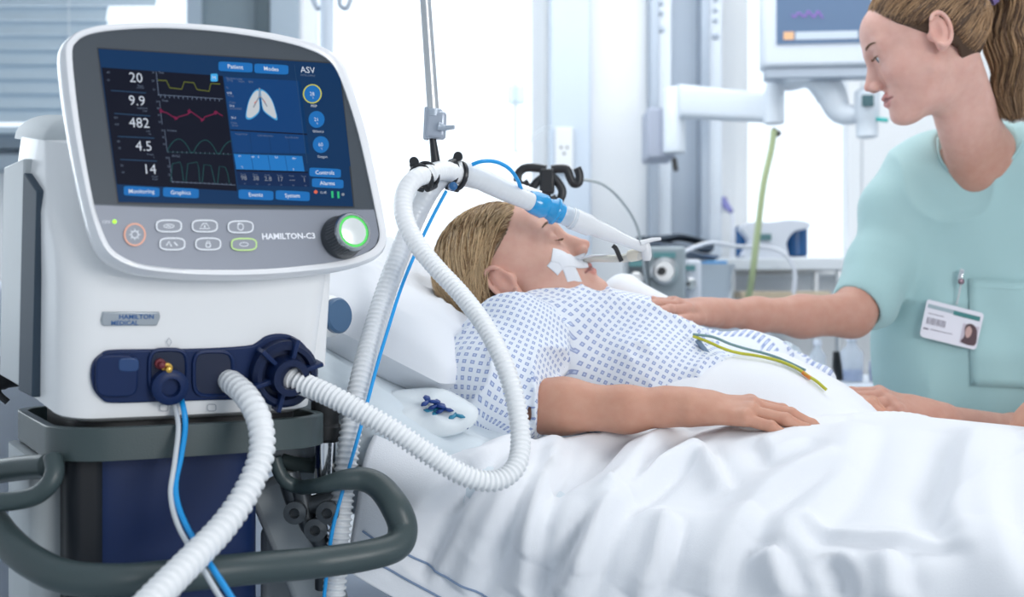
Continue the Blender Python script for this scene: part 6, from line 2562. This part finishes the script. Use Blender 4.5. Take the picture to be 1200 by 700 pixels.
l1 = cable('ecg_lead', lead_path([P(812, 394, 1.70), P(828, 400, 1.70), P(846, 408, 1.69)], [(860, 417), (890, 420), (915, 427), (938, 438), (955, 450), (966, 459)]), .0022, ecg_y, 'yellow lead running over the gown and along the top of the belly blanket', 'lead')
l2 = cable('ecg_lead', lead_path([P(812, 392, 1.70), P(835, 395, 1.70), P(855, 403, 1.70)], [(875, 413), (900, 418), (920, 426), (940, 437)]), .0020, ecg_g, 'teal-grey lead running beside the yellow lead over the belly', 'lead')
cl = MB()
cl.box(P(824, 408, 1.71), (.030, .010, .007), roty(.9))
cl.build('electrode_snap', mat('slate_snap', (.16, .24, .36), rough=.4), l2, bevel=.002)
MB().tube([on_blanket(940, 440, .005), on_blanket(950, 448, .005)], .0030, 8).build('orange_sleeve', mat('orange_sleeve', (.70, .22, .03), rough=.4), l1)

# pad with dark blue clips lying on the sheet by the shoulder
pad = empty('infusion_pad', P(500, 490, 1.50))
c0 = P(502, 486, 1.468)
mb = MB()
rs = []
nx = np.array([.96, -.20, -.18]); nx /= np.linalg.norm(nx)
nz = np.array([.12, -.55, .83]); nz -= nx * (nz @ nx); nz /= np.linalg.norm(nz)
ny = np.cross(nz, nx)
for (r_, h_) in ((.030, -.004), (.056, -.002), (.060, .002), (.060, .006), (.050, .010), (.030, .0125), (.004, .013)):
    rs.append([c0 + nx * r_ * math.cos(a) * (1 + .06 * math.sin(3 * a)) + ny * r_ * .78 * math.sin(a) + nz * (h_ + .0015 * math.sin(5 * a)) for a in np.linspace(0, 2 * math.pi, 40, endpoint=False)])
mb.rings(rs)
mb.build('soft_pouch', mat('pouch_white', (.74, .80, .84), rough=.5), pad, smooth='full')
dblue = mat('clip_dark_blue', (.010, .050, .24), rough=.35)
tealc = mat('clip_teal', (.03, .26, .42), rough=.35)
for i, (px_, py_, m_) in enumerate(((502, 472, dblue), (508, 484, tealc), (520, 481, dblue), (524, 492, dblue), (534, 488, tealc), (545, 497, dblue), (512, 477, dblue), (533, 497, dblue))):
    c = P(px_, py_, 1.455) + nz * .002
    mb = MB()
    for a in (0.2, 2.2, 4.3):
        d_ = nx * math.cos(a + i) + ny * math.sin(a + i)
        mb.tube([c, c + d_ * .008, c + d_ * .0125], [.0036, .0048, .0012], 8, flat=.55)
    mb.build('clip', m_, pad, smooth='full')
tag(pad, 'white soft pouch with dark blue clips lying on the sheet beside the gown sleeve', 'pouch')

# things on a side table beyond the bed, seen under the nurse's arm
st_ = empty('side_table', (P(960, 450, 2.95)[0], 2.95, 0))
tzz = Z(447, 2.9)
MB().box((P(960, 450, 2.95)[0], 2.95, tzz - .012), (.42, .40, .024)).build('table_top', mat('table_pale', (.66, .72, .80), rough=.4), st_, bevel=.004)
for dx in (-.18, .18):
    for dy in (-.17, .17):
        MB().tube([(P(960, 450, 2.95)[0] + dx, 2.95 + dy, 0), (P(960, 450, 2.95)[0] + dx, 2.95 + dy, tzz - .02)], .011, 10).build('leg', steel, st_)
tag(st_, 'pale side table beyond the bed, under the reaching arm', 'table')
clear_b = mat('clear_bottle', (.74, .82, .92), rough=.1, alpha=.55)
for i, (px_, top_, r_, capc, lab) in enumerate((
        (958, 398, .020, (.80, .85, .95), 'leftmost clear plastic bottle on the side table beyond the bed'),
        (998, 392, .027, (.80, .85, .95), 'tall clear bottle with blue liquid on the side table beyond the bed'),
        (1027, 410, .018, (.04, .35, .80), 'bottle with sky-blue cap nearest the nurse on the side table'))):
    b = empty('bottle', (P(px_, 447, 2.88)[0], 2.88, tzz))
    h_ = Z(top_, 2.88) - tzz
    c = np.array([P(px_, 447, 2.88)[0], 2.88, tzz + .001])
    MB().lathe(c, (0, 0, 1), [(0, r_ * .9), (.004, r_), (h_ * .62, r_), (h_ * .76, r_ * .45), (h_ * .88, r_ * .42)], 24).build('flask', clear_b, b, smooth=50)
    MB().lathe(c + [0, 0, .003], (0, 0, 1), [(0, r_ * .85), (h_ * (.22 if i < 2 else .5), r_ * .92)], 24).build('liquid', mat('blue_liquid' if i else 'grey_liquid', (.01, .12, .55) if i else (.35, .42, .50), rough=.2), b)
    MB().lathe(c + [0, 0, h_ * .86], (0, 0, 1), [(0, r_ * .5), (h_ * .13, r_ * .48)], 20).build('cap', mat('bottle_cap_%d' % i, capc, rough=.4), b)
    tag(b, lab, 'bottle', 'bottles on the side table')
pn_ = MB().tube([P(984, 446, 2.80), P(981, 430, 2.80), P(980, 412, 2.80)], [.009, .012, .008], 12).build('black_probe', black_pl, None)
tag(pn_, 'short black probe standing upright among the bottles', 'probe')
cb2 = empty('drug_box', (P(925, 440, 2.8)[0], 2.8, tzz))
# crumpled clear bag
bagm = mat('plastic_bag', (.70, .78, .86), rough=.25, alpha=.7, coat=.4)
bp_ = [ellip(P(905, 425, 2.45), (.055, .045, .042), k=.03), ellip(P(945, 438, 2.45), (.050, .04, .030), k=.03), ellip(P(880, 408, 2.45), (.030, .03, .022), k=.03)]
me, pos = sdf_mesh(bp_, .004, disp=cloth_disp(24, .014, (1, 0, .3), 131))
bg = link('plastic_bag', me, None, [bagm], smooth=30)
tag(bg, 'crumpled translucent plastic bag beyond the belly under the reaching arm', 'bag')
bpy.data.objects.remove(cb2)
tr_ = MB().box(P(915, 470, 2.45), (.32, .18, .05)).build('instrument_tray', mat('tray_grey', (.55, .60, .66), rough=.4), None, bevel=.006)
tag(tr_, 'pale grey tray carrying the crumpled bag behind the bed', 'tray')

# pale cushion on the far side of the patient's head
cp = [rbox(P(738, 392, 2.04), (.075, .055, .085), .03, R=rotz(BA) @ roty(.5), k=.01)]
me, pos = sdf_mesh(cp, .004, disp=cloth_disp(10, .006, (1, 0, .4), 61))
cu_ = link('side_cushion', me, None, [linen], smooth='full')
tag(cu_, 'pale side cushion propped beyond the chin of the lying patient', 'cushion')
